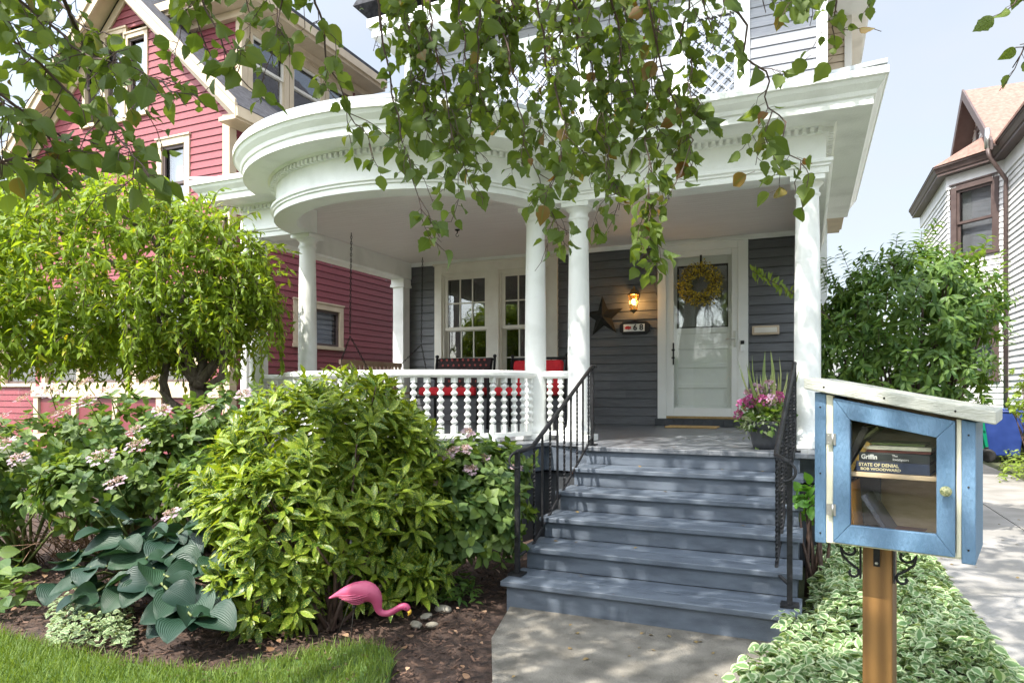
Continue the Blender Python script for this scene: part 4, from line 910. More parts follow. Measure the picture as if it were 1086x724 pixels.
# bins
def bin_(x, y, m, label, rz=0):
    t = thing('wheeled_bin', label, 'bin', (x,y,0), 'wheeled bins beside the white house'); Mx = Matrix.Translation((x,y,0)) @ Matrix.Rotation(rz,4,'Z')
    q = MB(); vs = [Mx@Vector(v) for v in ((-.2,-.24,.12),(.2,-.24,.12),(.2,.2,.12),(-.2,.2,.12),(-.26,-.32,.9),(.26,-.32,.9),(.26,.3,.9),(-.26,.3,.9))]
    q.add(vs, [(3,2,1,0),(4,5,6,7),(0,1,5,4),(1,2,6,5),(2,3,7,6),(3,0,4,7)]); q.build('body', m, t, .02)
    q = MB(); q.box(-.28,.28,-.34,.33,.9,.93,M=Mx).box(-.25,.25,-.30,.3,.93,.97,M=Mx); q.build('lid', m, t, .012)
    q = MB(); q.tube([Mx@Vector((-.22,.34,.86)), Mx@Vector((-.22,.40,.88)), Mx@Vector((.22,.40,.88)), Mx@Vector((.22,.34,.86))], .014, 6); q.build('handle', M['tyre'], t)
    for sx in (-.27, .27):
        q = MB(); ro = Mx @ Matrix.Translation((sx,.22,.12)) @ Matrix.Rotation(R(90),4,'Y')
        n = 20; q.lathe([(.085,-.025),(.12,-.025),(.12,.025),(.085,.025),(.085,-.025)], (0,0,0), n, M=ro)
        for k in range(8): a = k*math.pi/4; q.tube([ro@Vector((0,0,0)), ro@Vector((.09*math.cos(a),.09*math.sin(a),0))], .008, 5)
        q.build('wheel', M['tyre'], t)
bin_(3.26, 14.9, M['binb'], 'blue wheeled recycling bin, nearer and larger of the two', R(78))
bin_(3.10, 15.65, M['bing'], 'green wheeled bin behind the blue one', R(78))

# ================================================================== LITTLE LIBRARY
th = R(-14.0)                                            # box turned a little from the house
LC = W(948, 500, 1.95); LC = Vector((LC.x, LC.y, 0))
ax = Vector((.792*CA+.610*SA, .792*SA-.610*CA, 0))        # along the front, to the right
ang = math.atan2(ax.y, ax.x); LM = Matrix.Translation(LC) @ Matrix.Rotation(ang, 4, 'Z')   # local x right, y into the box, z up
lib = thing('little_library', 'blue and cream street library box on a wooden post', 'library box', LC)
def zr(x): return 1.285-.2*(x+.21)      # underside of the roof
def lb(name, m, *a, bevel=.0025, par=None): return MB().box(*a, M=LM).build(name, m, par or lib, bevel)
def slab(name, m, x0, x1, y0, y1, z0, bevel=.0025, dz=0, par=None):
    return MB().prism([LM@Vector(v) for v in ((x0,y0,z0),(x1,y0,z0),(x1,y0,zr(x1)-dz),(x0,y0,zr(x0)-dz))], (LM.to_3x3()@Vector((0,y1-y0,0)))).build(name, m, par or lib, bevel)
slab('side_panel', M['blue'], -.212,-.180,-.004,.30,.83); slab('side_panel', M['blue'], .162,.194,-.004,.30,.822)
slab('back_panel', M['shelfw'], -.180,.162,.285,.298,.84)
lb('floor_panel', M['lcream'], -.180,.162,.0,.285,.832,.848)
slab('face_stile', M['lcream'], -.180,-.160,-.002,.02,.832); slab('face_stile', M['lcream'], .150,.162,-.002,.02,.836)
lb('shelf', M['shelfw'], -.180,.162,.03,.285,1.034,1.048)
rf = MB(); rp = [(-.237,1.295),(.24,1.200),(.24,1.236),(-.237,1.331)]
rf.prism([LM@Vector((x,-.03,z)) for x, z in rp], LM.to_3x3()@Vector((0,.4,0))); rf.build('roof', M['lroof'], lib, .004)
# door: mitred frame
d = thing('x', '', ''); bpy.data.objects.remove(d)
xo0, xo1 = -.158, .148; zo0 = .838; xi0, xi1 = -.112, .105; zi0 = .895
zo = lambda x: zr(x)-.006; zi = lambda x: zr(x)-.062
def fr(pts):
    return MB().prism([LM@Vector((x,-.014,z)) for x, z in pts], LM.to_3x3()@Vector((0,.02,0)))
g_ = .0006
do = fr([(xo0,zo0),(xi0,zi0+g_),(xi0,zi(xi0)-g_),(xo0,zo(xo0))]).build('door', M['blue'], lib, .002)
for nm, pts in (('rail', [(xo0,zo0),(xo1,zo0),(xi1,zi0-g_),(xi0,zi0-g_)]), ('stile', [(xo1,zo0),(xo1,zo(xo1)),(xi1,zi(xi1)-g_),(xi1,zi0+g_)]), ('rail', [(xo0,zo(xo0)),(xi0,zi(xi0)+g_),(xi1,zi(xi1)+g_),(xo1,zo(xo1))])):
    fr(pts).build(nm, M['blue'], do, .002)
MB().prism([LM@Vector(v) for v in ((xi0-.005,0,zi0-.005),(xi1+.005,0,zi0-.005),(xi1+.005,0,zi(xi1)+.005),(xi0-.005,0,zi(xi0)+.005))], LM.to_3x3()@Vector((0,.003,0))).build('glass_pane', M['lglass'], do)
q = MB(); q.lathe([(.004,0),(.005,.012),(.013,.016),(.0145,.022),(.012,.028),(.0,.031)], (0,0,0), 18, M=Matrix.Identity(4)); kc = LM@Vector((.129,-.014,1.018))
q = MB(); KM = Matrix.Translation(kc) @ Matrix.Rotation(ang,4,'Z') @ Matrix.Rotation(R(90),4,'X'); q.lathe([(.004,0),(.005,.012),(.013,.016),(.0145,.022),(.012,.028),(.001,.031)], (0,0,0), 18, M=KM); q.build('knob', M['knob'], do)
for z in (.935, 1.145):
    q = MB(); q.box(-.176,-.160,-.017,-.0145,z-.017,z+.017,M=LM); q.box(-.1565,-.150,-.0175,-.0145,z-.017,z+.017,M=LM); q.tube([LM@Vector((-.158,-.018,z-.018)), LM@Vector((-.158,-.018,z+.018))], .0028, 8)
    for zz in (z-.01, z+.01): q.ball(LM@Vector((-.170,-.0175,zz)), .0018, 6, 4)
    q.build('hinge', M['steel'], lib)
lb('post', M['pine'], -.103,-.021,.115,.2,-.05,.831, bevel=.004)
lb('front_plate', M['iron'], -.072,-.054,.1115,.1145,.755,.831, bevel=.001)
MB().ball(LM@Vector((-.063,.1105,.765)), .005, 8, 5).build('bolt', M['steel'], lib)
for sg, xb in ((-1,-.108), (1,-.018)):
    q = MB(); f = lambda x, z: LM@Vector((xb+sg*x*1.2, .125, .83-(.83-z)*1.2))
    q.box(min(xb, xb+sg*.003), max(xb, xb+sg*.003), .115, .135, .71, .83, M=LM)
    q.box(min(xb, xb+sg*.115), max(xb, xb+sg*.115), .115, .135, .826, .830, M=LM)
    def spiral(cx, cz, r0, r1, a0, a1, n=18): return [(cx+(r0+(r1-r0)*i/n)*math.cos(a0+(a1-a0)*i/n), cz+(r0+(r1-r0)*i/n)*math.sin(a0+(a1-a0)*i/n)) for i in range(n+1)]
    s1 = spiral(.026,.800,.008,.022,-2.6,2.9)[::1]
    s2 = [(.048,.800),(.044,.782),(.030,.768),(.014,.756)]
    s3 = spiral(.020,.742,.016,.006,2.3,2.3+4.6)
    q.tube([f(x, z) for x, z in spiral(.024,.803,.007,.024,-3.6,0.1)+s2+s3], .0042, 6)
    q.tube([f(x, z) for x, z in spiral(.062,.818,.003,.012,-1.2,-4.4,10)+[(.082,.812),(.098,.822),(.112,.827)]], .0036, 6)
    q.build('scroll_bracket', M['iron'], lib)
q = MB()
for x_, z_ in ((-.196,.86),(-.196,1.04),(-.196,1.24),(.178,.86),(.178,1.03),(.178,1.17)): q.ball(LM@Vector((x_,-.0045,z_)), .0028, 8, 5, (1,1,1))
for x_ in (-.18,-.02,.15): q.ball(LM@Vector((x_,-.0305,1.312-.2*(x_+.237))), .003, 8, 5)
q.build('screws', M['bronze'], lib)
# books
def book(name, label, x0, x1, y0, y1, z0, z1, col, rot=0, piv=None, page=True):
    m = mat('cover', col, .45, tuple(min(1, c*1.35+.01) for c in col), 30)
    t = thing(name, label, 'book', LM@Vector(((x0+x1)/2, y0, z0)), 'books in the library box')
    B = LM
    if rot: B = LM @ Matrix.Translation((piv[0],0,piv[1])) @ Matrix.Rotation(rot, 4, 'Y') @ Matrix.Translation((-piv[0],0,-piv[1]))
    tk = .0025
    if (x1-x0) > (z1-z0):   # lying, spine to the front
        MB().box(x0,x1,y0,y1,z0,z0+tk,M=B).box(x0,x1,y0,y1,z1-tk,z1,M=B).box(x0,x1,y0,y0+tk,z0+tk,z1-tk,M=B).build('cover', m, t, .0008)
        MB().box(x0+.003,x1-.003,y0+tk,y1-.004,z0+tk,z1-tk,M=B).build('pages', M['lcream'], t)
    else:
        MB().box(x0,x0+tk,y0,y1,z0,z1,M=B).box(x1-tk,x1,y0,y1,z0,z1,M=B).box(x0+tk,x1-tk,y0,y0+tk,z0,z1,M=B).build('cover', m, t, .0008)
        MB().box(x0+tk,x1-tk,y0+tk,y1-.004,z0+.003,z1-.003,M=B).build('pages', M['lcream'], t)
    return t, B
z = 1.0495
t1, _ = book('book', 'dark blue book with gold spine title lying flat on the shelf', -.105,.085,.035,.18,z,z+.031,(.012,.022,.05))
t2, _ = book('book', 'dark green and black book with white spine title on the shelf', -.098,.085,.037,.18,z+.032,z+.058,(.012,.016,.014))
t3, _ = book('book', 'thin reddish brown book third up in the flat stack', -.09,.086,.045,.18,z+.059,z+.066,(.16,.045,.025))
t4, _ = book('book', 'pale spined book second from top of the stack', -.085,.088,.040,.18,z+.067,z+.078,(.50,.48,.36))
t5, _ = book('book', 'green covered book lying on top of the flat stack', -.08,.07,.06,.19,z+.079,z+.086,(.10,.14,.03))
def sp(x, zc): return LM @ Matrix.Translation((x, .0, zc)) @ Matrix.Rotation(R(90), 4, 'X')
gold = mat('gold_foil', (.62,.55,.32), .4); wht = mat('white_foil', (.7,.7,.66), .5)
def sp2(x, y, zc): return LM @ Matrix.Translation((x, y, zc)) @ Matrix.Rotation(R(90), 4, 'X')
text('STATE OF DENIAL', 'lettering', .013, gold, t1, sp2(-.045,.0345,z+.0215), ext=.0003, bold=.0004, fit=.105)
text('BOB WOODWARD', 'lettering', .011, gold, t1, sp2(-.040,.0345,z+.009), ext=.0003, bold=.0003, fit=.105)
text('Griffin', 'lettering', .019, wht, t2, sp2(-.070,.0365,z+.0445), ext=.0003, bold=.0006, fit=.042)
text('The', 'lettering', .009, wht, t2, sp2(-.003,.0365,z+.0505), ext=.0003); text('Investigators', 'lettering', .010, wht, t2, sp2(.012,.0365,z+.0405), ext=.0003, fit=.04)
book('book', 'yellow book leaning to the right at the shelf left end', -.128,-.116,.04,.18,z,z+.10,(.38,.24,.04), R(30), (-.122,z))
book('book', 'dark book leaning against the yellow one', -.150,-.132,.045,.19,z,z+.145,(.04,.035,.03), R(24), (-.141,z))
book('book', 'olive book leaning over the stack', -.106,-.098,.06,.19,z+.088,z+.155,(.17,.19,.06), R(50), (-.102,z+.088))
zb = .8495
book('book', 'orange book standing at the lower left', -.118,-.107,.03,.17,zb,zb+.165,(.50,.22,.02), R(-4), (-.112,zb))
tt, B = book('book', 'dark picture book leaning on the back wall on the lower shelf', -.03,-.018,.05,.19,zb+.023,zb+.15,(.025,.03,.05), R(-32), (-.016,zb+.023))
book('book', 'dark grey book lying face up on the lower floor', -.10,.06,.045,.2,zb,zb+.022,(.10,.035,.03))
book('book', 'black paperback standing behind the leaning picture book', -.140,-.06,.16,.175,zb+.023,zb+.17,(.02,.022,.028))

# ================================================================== FLAMINGO
fb_ = W(372, 664, 3.5); fo = Vector((fb_.x, fb_.y, 0)); dF = 3.5
def F(px, py, off=0): return W(px, py, dF+off)
fl_ = thing('flamingo', 'pink plastic garden flamingo bending its head to the mulch', 'garden flamingo', fo)
mb = MB()
# body: lathe-like along an axis from tail tip to chest
ctr = [(349,634,.004,.004),(356,631,.012,.012),(364,628,.026,.022),(373,626.5,.042,.034),(382,626,.055,.045),(390,627,.058,.047),(396,630,.048,.040),(399.5,635,.034,.030),(400.5,641,.024,.022),(401,646,.021,.019),(404,649.5,.019,.018),(409,650.5,.018,.017),(414,649.5,.017,.016),(420,646,.016,.0155),(425,643,.017,.016),(429,642.2,.021,.018),(432,644,.020,.017),(434,647,.013,.012)]
ring = 14; vs = []; fs = []
pts = [F(a, b) for a, b, _, _ in ctr]; side = Vector((-SA, CA, 0))
for i, (a, b, r1, r2) in enumerate(ctr):
    t = (pts[min(i+1, len(pts)-1)]-pts[max(0, i-1)]).normalized(); u = side.cross(t).normalized()
    for j in range(ring): an = 2*math.pi*j/ring; vs.append(pts[i]+u*r1*math.cos(an)+side*r2*math.sin(an))
for i in range(len(ctr)-1):
    for j in range(ring): fs.append((i*ring+j, i*ring+(j+1) % ring, (i+1)*ring+(j+1) % ring, (i+1)*ring+j))
fs += [tuple(range(ring)), tuple((len(ctr)-1)*ring+j for j in range(ring))]
mb.add(vs, fs, True); bo_ = mb.build('body', M['pink'], fl_)
sub = bo_.modifiers.new('s', 'SUBSURF'); sub.levels = sub.render_levels = 1
for s in (-1, 1):                                       # raised wing feathers
    q = MB()
    for k in range(6):
        a = k/5; P_ = []
        for i in range(9):
            u = i/8; px = 394-u*(36-4*k)-k*1.0; py = 624+k*2.2+u*(5.5-k*.5)+2.0*math.sin(u*3.1); rr = .046*math.sqrt(max(0, 1-((px-386)/40)**2))*(1-.13*abs(k-1.5))
            P_.append(F(px, py)+side*s*rr)
        q.tube(P_, [.0035*math.sin(math.pi*(i+.5)/9)+.001 for i in range(9)], 6)
    q.build('wing', M['pink'], fl_)
q = MB(); q.ball(F(434.2,648), .012, 10, 8, (1,.8,1.2)); q.tube([F(433.5,647), F(434.5,650), F(432.5,652.5)], [.011,.008,.002], 8); q.build('beak', M['beak'], fl_)
q = MB(); q.ball(F(431,643)-side*.017, .003, 8, 6); q.build('eye', M['black'], fl_)
q = MB(); q.tube([F(376,636)+Vector((0,0,0)), Vector((F(371,662).x, F(371,662).y, -.03))], .0022, 6); q.tube([F(372,636,.05), Vector((F(356,662,.1).x, F(356,662,.1).y, -.03))], .0022, 6); q.ball(F(375.5,643), .012, 8, 6, (1,1,.8)); q.build('leg', M['bronze'], fl_)

# ================================================================== PLANTS
def stems(name, m, parent, base, tops, r=.01, bend=.2):
    q = MB()
    for t in tops:
        b = Vector(base)+Vector((random.uniform(-.06,.06), random.uniform(-.06,.06), 0)); t = Vector(t); mid = (b+t)/2+Vector((random.uniform(-bend,bend)*.3, random.uniform(-bend,bend)*.3, bend*.3))
        q.tube([b, b.lerp(mid,.6), mid, mid.lerp(t,.5), t], [r, r*.9, r*.75, r*.55, r*.3], 6)
    return q.build(name, m, parent)
def union_surface(ells, n, inner=.72):
    """points with outward directions spread through the outer part of a union of ellipsoids (cx,cy,cz,rx,ry,rz)"""
    E_ = np.array(ells); wts = (E_[:,3]*E_[:,5]); wts = wts/wts.sum(); out = []; dirs = []
    while len(out) < n:
        e = E_[rng.choice(len(E_), p=wts)]; d = nrm(rng.normal(size=3)); s = rng.uniform(inner, 1)*(1+.07*rng.normal()+.13*math.sin(6*d[0]+3*e[0])*math.sin(7*d[2]+4*d[1]+e[2]*5))
        p = e[:3]+d*e[3:]*s
        if p[2] < .05: continue
        bad = False
        for f in E_:
            if f is e: continue
            q = (p-f[:3])/f[3:]
            if (q@q) < (inner*.9)**2: bad = True; break
        if bad: continue
        out.append(p); dirs.append(nrm(d/e[3:]))
    return np.array(out), np.array(dirs)
def shrub(name, label, cat, base, ells, nros, per, T, m, size, up=.5, spread=1.0, inner=.72, droop=0, group=None, stem=M['twig'], lname='foliage', rs=.012):
    t = thing(name, label, cat, base, group)
    P0, D = union_surface(ells, nros, inner)
    sh = nrm(D+np.array([0,0,up])+rv(nros)*.25)
    k = np.repeat(np.arange(nros), per); n = len(k)
    ph = rng.uniform(0,6.28,nros)[k]+np.tile(np.arange(per), nros)*2.4
    a1 = nrm(np.cross(sh, rv(nros)+.01)); a2 = np.cross(sh, a1)
    rad = a1[k]*np.cos(ph)[:,None]+a2[k]*np.sin(ph)[:,None]
    f = (np.tile(np.arange(per), nros)/per)[:,None]
    A = nrm(rad*spread+sh[k]*(.25+.9*f)+rv(n)*.18+np.array([0,0,-droop]))
    Pp = P0[k]+sh[k]*(f-.5)*size*.6+rad*.008
    Nn = sh[k]+rv(n)*.25+np.array([0,0,.4])
    leaves(lname, m, t, T, Pp, A, Nn, rng.uniform(.7,1.15,n)*size*(1-.35*f[:,0]))
    tops = [tuple(P0[i]) for i in rng.choice(nros, min(26, nros), replace=False)]
    stems('stems', stem, t, base, tops, rs)
    return t
def E(px, py, d, rpx, rz=None, ry=None):
    c = W(px, py, d); r = rpx/724*d; return (c.x, c.y, c.z, r, r if ry is None else ry, r if rz is None else rz/724*d)
# aucuba
g0 = G(350,664)
shrub('speckled_shrub', 'large rounded shrub with bright speckled yellow-green leaves behind the flamingo', 'shrub', (g0.x, g0.y, 0),
      [E(372,452,4.3,62,58), E(415,480,4.35,52,50), E(320,478,4.15,76,66), E(268,525,4.0,52,60), E(300,560,3.8,72,80), E(390,555,4.2,84,90), E(418,525,4.4,56,82), E(290,620,3.75,55,50), E(425,590,4.25,50,40), E(360,605,4.15,60,42)],
      1000, 9, T_AUC, L_AUC, .135, up=.7, inner=.78, spread=1.0)
# lacecap hydrangeas
M['floret'] = leafmat('pale_pink_floret', (.34,.24,.30), (.50,.40,.44), .3); M['bud'] = leafmat('bud_pink', (.38,.24,.23), (.50,.37,.32), .2)
def lacecap(name, label, base, ells, nros, heads, size=.10, mleaf=None, group='lacecap hydrangea bushes'):
    t = shrub(name, label, 'shrub', base, ells, int(nros*1.35), 6, T_OVAL, mleaf or L_HYD, size*.88, up=.35, inner=.55, spread=1.0, droop=.25, group=group, stem=M['stem'])
    q = MB(); Pb = []; Ab = []; Nb = []; Sb = []; Pc = []; Ac = []
    mp_ = M['floret']; mb_ = M['bud']
    for (px, py, d, r) in heads:
        c = np.array(W(px, py, d)); tn = nrm(np.array([rng.normal()*.25, -.55, 1])); r *= 1.2; u1 = nrm(np.cross(tn, [1,0,0])); u2 = np.cross(tn, u1); c = c+np.array([0,-.05,.03])
        Pb=[];Ab=[];Nb=[];Sb=[];Pc=[];Ac=[]
        for j in range(12):
            a = j*.53+rng.uniform(-.2,.2); rr = r*rng.uniform(.75,1.1); cc = c+u1*math.cos(a)*rr+u2*math.sin(a)*rr+tn*rng.uniform(-.016,.008)
            for f in range(4): b = f*1.57+a; Pb.append(cc); Ab.append(u1*math.cos(b)+u2*math.sin(b)+tn*.15); Nb.append(tn+rng.normal(size=3)*.2); Sb.append(rng.uniform(.014,.022))
        for j in range(70):
            a = rng.uniform(0,6.28); rr = r*.75*math.sqrt(rng.random()); Pc.append(c+u1*math.cos(a)*rr+u2*math.sin(a)*rr+tn*rng.uniform(0,.018)); Ac.append((rng.normal()*.6, rng.normal()*.6, 1))
        ho = leaves('flower_head', mp_, t, T_PETAL, Pb, Ab, Nb, Sb); leaves('flower_buds', mb_, ho, T_OVAL, Pc, Ac, rv(len(Pc)), np.full(len(Pc), .011))
        MB().tube([tuple(c-tn*.2), tuple(c-tn*.01)], .0035, 5).build('flower_stalk', M['stem'], ho)
    return t
lacecap('lacecap_hydrangea', 'hydrangea bush with pale flat flowers, nearest the photo left edge', tuple(G(30,600)), [E(30,480,5.0,80,50), E(90,520,4.7,60,50), E(-30,520,4.8,70,60)], 240,
        [(12,474,4.5,.06),(35,425,4.9,.07),(75,440,4.8,.065),(28,490,4.4,.05),(60,418,5.0,.07),(8,448,4.6,.05)])
lacecap('lacecap_hydrangea', 'middle hydrangea bush under the weeping tree with broad pink-grey flower heads', tuple(G(135,590)), [E(120,460,5.2,65,45), E(170,500,4.9,55,50), E(110,520,4.8,60,45)], 240,
        [(120,418,5.0,.08),(100,428,4.8,.06),(116,487,4.5,.075),(152,476,4.6,.06),(165,408,5.2,.06),(130,515,4.4,.055),(97,410,5.1,.06)])
lacecap('lacecap_hydrangea', 'hydrangea bush just left of the speckled shrub', tuple(G(215,585)), [E(200,470,5.0,50,50), E(225,520,4.6,45,50), E(240,440,5.3,45,35)], 190,
        [(178,438,4.8,.05),(222,439,4.7,.05),(264,422,4.8,.045),(188,548,4.2,.045),(150,460,4.7,.05)])
lacecap('lacecap_hydrangea', 'hydrangea bush between the speckled shrub and the porch steps', tuple(G(512,582)), [E(490,520,4.55,48,50), E(525,545,4.4,42,48), E(478,560,4.3,45,45), E(535,500,4.9,32,35), E(500,490,4.75,40,30)], 300,
        [(465,484,4.5,.035),(482,483,4.5,.04),(497,480,4.55,.03),(503,501,4.4,.03),(465,515,4.3,.03),(478,488,4.4,.03),(516,490,4.6,.03),(551,499,4.7,.025),(500,462,4.8,.03),(436,465,4.7,.03)], size=.105)
# dry twiggy stems between hydrangea and hosta
q = MB(); b = G(95,600)
for k in range(120):
    a = b+Vector((random.uniform(-.5,.4), random.uniform(-.2,.2), random.uniform(0,.15))); e = a+Vector((random.uniform(-.6,.7), random.uniform(-.4,.1), random.uniform(.1,.42)))
    q.tube([a, (a+e)/2+Vector((0,0,random.uniform(.0,.12))), e], [.004,.003,.0015], 4)
tag(q.build('dry_stems', mat('dry_stem', (.18,.10,.06), .9, (.30,.19,.12), 20)), 'tangle of dry brown stems between the hydrangeas and the hosta', 'dead stems', kind='stuff')
# hosta
hc = G(150,622); hos = thing('hosta', 'hosta clump with big blue-green ribbed leaves at the lawn edge', 'hosta', (hc.x, hc.y, 0))
hl = [(70,620,3.75,-150,.30),(62,640,3.55,-120,.26),(100,575,3.95,-170,.30),(130,590,3.8,-130,.33),(110,612,3.65,-150,.28),(150,565,4.0,170,.32),(165,610,3.6,-60,.32),(190,625,3.5,-70,.30),(185,665,3.25,-90,.27),(160,655,3.35,-120,.28),(215,640,3.35,-50,.30),(235,655,3.3,-30,.25),(205,590,3.75,-20,.30),(225,560,3.95,20,.30),(190,560,4.0,60,.28),(140,545,4.15,90,.28),(165,580,3.8,-90,.28),(120,555,4.1,140,.26),(215,600,3.6,-100,.28),(180,600,3.7,-160,.28),(85,600,3.85,180,.26),(245,600,3.6,0,.25),(205,575,3.85,-45,.26),(135,625,3.55,-110,.25),(60,600,3.9,160,.26),(178,640,3.4,-100,.26)]
P=[];A=[];Nn=[];S=[]; q = MB()
hl = hl+[(px+rng.uniform(-24,24), py+rng.uniform(-14,10), d_+.12, az+rng.uniform(-60,60), s*.85) for px, py, d_, az, s in hl]+[(px+rng.uniform(-26,26), py+rng.uniform(-16,12), d_+.04, az+rng.uniform(-70,70), s*.75) for px, py, d_, az, s in hl]
for px, py, d_, az, s in hl:
    c = np.array(W(px, py, d_)); c[2] = max(c[2], .12); a = R(az)+YAW; out = np.array([math.cos(a), math.sin(a), 0])
    ax_ = nrm(out+np.array([0,0,rng.uniform(-.45,.15)])); P.append(c-out*s*.5); A.append(ax_); Nn.append(np.array([0,0,1])+rng.normal(size=3)*.3-0.35*np.array([-SA,CA,0])); S.append(s*rng.uniform(.52,.82))
    q.tube([(hc.x+random.uniform(-.1,.1), hc.y+random.uniform(-.1,.1), 0), tuple((np.array([hc.x,hc.y,0])+(c-out*s*.5))/2+[0,0,.08]), tuple(c-out*s*.5)], [.009,.008,.006], 6)
leaves('leaves', L_HOSTA, hos, T_HOSTA, P, A, Nn, S); q.build('leaf_stalks', M['stem'], hos)
# low plants
def lowplant(label, px0, px1, py0, py1, n, m, s, cat='plant', name='groundcover_plant', zmax=.12, T=T_OVAL):
    t = thing(name, label, cat, tuple(G((px0+px1)/2, py1))); Pq = []
    for _ in range(n):
        a = rng.random(); b = rng.random(); g = G(px0+(px1-px0)*a, py0+(py1-py0)*b); Pq.append((g.x, g.y, .02+rng.random()*zmax*(1-abs(2*a-1)**2)))
    leaves('foliage', m, t, T, Pq, rv(n)*[1,1,.3]+[0,0,.1], rv(n)*.3+[0,-.3,1], rng.uniform(.7,1.2,n)*s); return t
lowplant('low mat of small pale-edged leaves in front of the hosta', 52,140,640,690,900,L_LOW,.032)
lowplant('broad-leaved low plant at the photo left edge beside the lawn', -30,28,600,655,110,L_HYD,.11,zmax=.32)
lowplant('small dark fern-like plant in the mulch left of the bottom step', 470,506,622,643,150,L_BUSH,.06,zmax=.10,T=T_LANCE)
# weeping tree
wt = thing('weeping_tree', 'small weeping tree with bright yellow-green drooping foliage and twisted trunk', 'tree', (-5.2,4.62,0))
wcx = W(140, 300, 6.2); q = MB(); tb = Vector((-5.2,4.62,0)); tops = []
trunk = [tb, tb+Vector((.02,0,.5)), W(213,425,6.3), W(207,405,6.3)]
q.tube(trunk, [.085,.075,.07,.06], 10)
for pts in (((207,405),(188,380),(165,355),(130,345),(90,345)), ((210,410),(215,385),(200,345),(190,300),(160,250),(110,215)), ((212,405),(232,380),(235,340),(225,290),(240,230)), ((195,440),(178,425),(173,405),(178,380),(165,330),(170,260),(190,215)), ((207,400),(196,370),(178,340),(150,300),(90,260),(40,235)), ((214,415),(236,400),(238,375),(245,330),(262,280)), ((200,440),(182,428),(172,415),(176,395))):
    P_ = [W(a, b_, 6.3+random.uniform(-.12,.12)) for a, b_ in pts]; q.tube(P_, [.048-.04*i/len(P_) for i in range(len(P_))], 8)
q.build('trunk', M['bark'], wt)
Pl=[];Al=[];Nl=[];Sl=[]; q = MB(); ns = 2300
for s in range(ns):
    d_ = nrm(rng.normal(size=3)); rr = rng.uniform(.45,1)**.6
    sx, sy, sz = d_[0]*1.42*rr, d_[1]*.95*rr, d_[2]*(1.12 if d_[2] > 0 else .78)*rr
    bump_ = 1+.09*math.sin(d_[0]*9+s*.0)*math.cos(d_[2]*7+d_[1]*5)
    st_ = np.array([wcx.x-.27+(sx*CA)*bump_*(.93 if sx > 0 else 1.05), wcx.y+sy*.9+sx*SA, 2.18+sz*bump_])
    out = nrm(np.array([sx*CA, sx*SA+sy, 0])+rng.normal(size=3)*.5); out[2] = .0
    ln = rng.uniform(.14,.42); n = int(ln/.026); p_ = st_.copy(); v = nrm(out*.8+np.array([0,0,.35])+rng.normal(size=3)*.3); pts = [tuple(p_)]
    for i in range(n):
        v = nrm(v+np.array([0,0,-.10])+rng.normal(size=3)*.09); p_ = p_+v*.026; pts.append(tuple(p_))
        for _ in range(1 if i % 3 else 2):
            Pl.append(p_.copy()); Al.append(nrm(v*.45+rng.normal(size=3)*.7+np.array([0,0,-.2]))); Nl.append(np.array([0,0,1])+rng.normal(size=3)*.5+out*.4); Sl.append(rng.uniform(.05,.10))
    if s % 3 == 0 and len(pts) > 3: q.tube(pts[::3], .0035, 4)
for s in range(120):                                    # long pendulous shoots round the rim
    a = rng.uniform(0,6.28); z0_ = rng.uniform(1.7,2.9); kx = math.sqrt(max(.1, 1-((z0_-2.1)/1.3)**2))
    p_ = np.array([wcx.x-.27+1.38*kx*math.cos(a)*CA, wcx.y+.9*kx*math.sin(a)+1.3*kx*math.cos(a)*SA*.9, z0_]); v = nrm(np.array([math.cos(a)*CA, math.sin(a), -.3])); pts = [tuple(p_)]
    for i in range(int(rng.uniform(.25,.6)/.026)):
        v = nrm(v+np.array([0,0,-.22])+rng.normal(size=3)*.05); p_ = p_+v*.026; pts.append(tuple(p_))
        if p_[2] < 1.15: break
        for _ in range(2): Pl.append(p_.copy()); Al.append(nrm(v*.8+rng.normal(size=3)*.45+np.array([0,0,-.3]))); Nl.append(np.array([0,0,.6])+rng.normal(size=3)*.6); Sl.append(rng.uniform(.045,.085))
    if len(pts) > 3: q.tube(pts[::3], .003, 4)
leaves('crown', L_WEEP, wt, T_NARR, Pl, Al, Nl, Sl); q.build('branches', M['twig'], wt)
# right bush and its neighbours
bb = W(960, 350, 6.3)
def up_shoots(t, ells, n, m, size, T):
    P0, D = union_surface(ells, n, .9); Pq=[];Aq=[];Nq=[];Sq=[]; q = MB()
    for p_, d_ in zip(P0, D):
        if d_[2] < -.1: continue
        v = nrm(d_*.7+[0,0,.9]+rng.normal(size=3)*.25); L_ = rng.uniform(.14,.36); k = int(L_/.03); pts = [tuple(p_)]; x = p_.copy()
        for i in range(k):
            v = nrm(v+rng.normal(size=3)*.05+[0,0,-.02]); x = x+v*.03; pts.append(tuple(x)); sd_ = nrm(np.cross(v, rng.normal(size=3)))
            for s in (1,-1): Pq.append(x.copy()); Aq.append(nrm(sd_*s+v*.6+[0,0,-.15])); Nq.append(v+[0,0,.5]); Sq.append(size*rng.uniform(.7,1.1))
        q.tube(pts[::2]+[pts[-1]], .003, 4)
    leaves('shoots', m, t, T, Pq, Aq, Nq, Sq); q.build('shoot_stems', M['twig'], t)
el = [(bb.x,bb.y,2.0,.66,.6,.62),(bb.x-.42,bb.y+.05,1.75,.40,.45,.50),(bb.x+.43,bb.y+.1,2.05,.38,.42,.34),(bb.x+.05,bb.y,1.45,.62,.55,.45)]
t = shrub('tall_bush', 'tall dense green bush between the porch and the white house', 'shrub', (bb.x, bb.y, 0), el, 1150, 7, T_LANCE, L_BUSH, .11, up=.1, inner=.75, droop=.55, spread=1.0, rs=.02)
up_shoots(t, el, 130, L_BUSH, .09, T_LANCE)
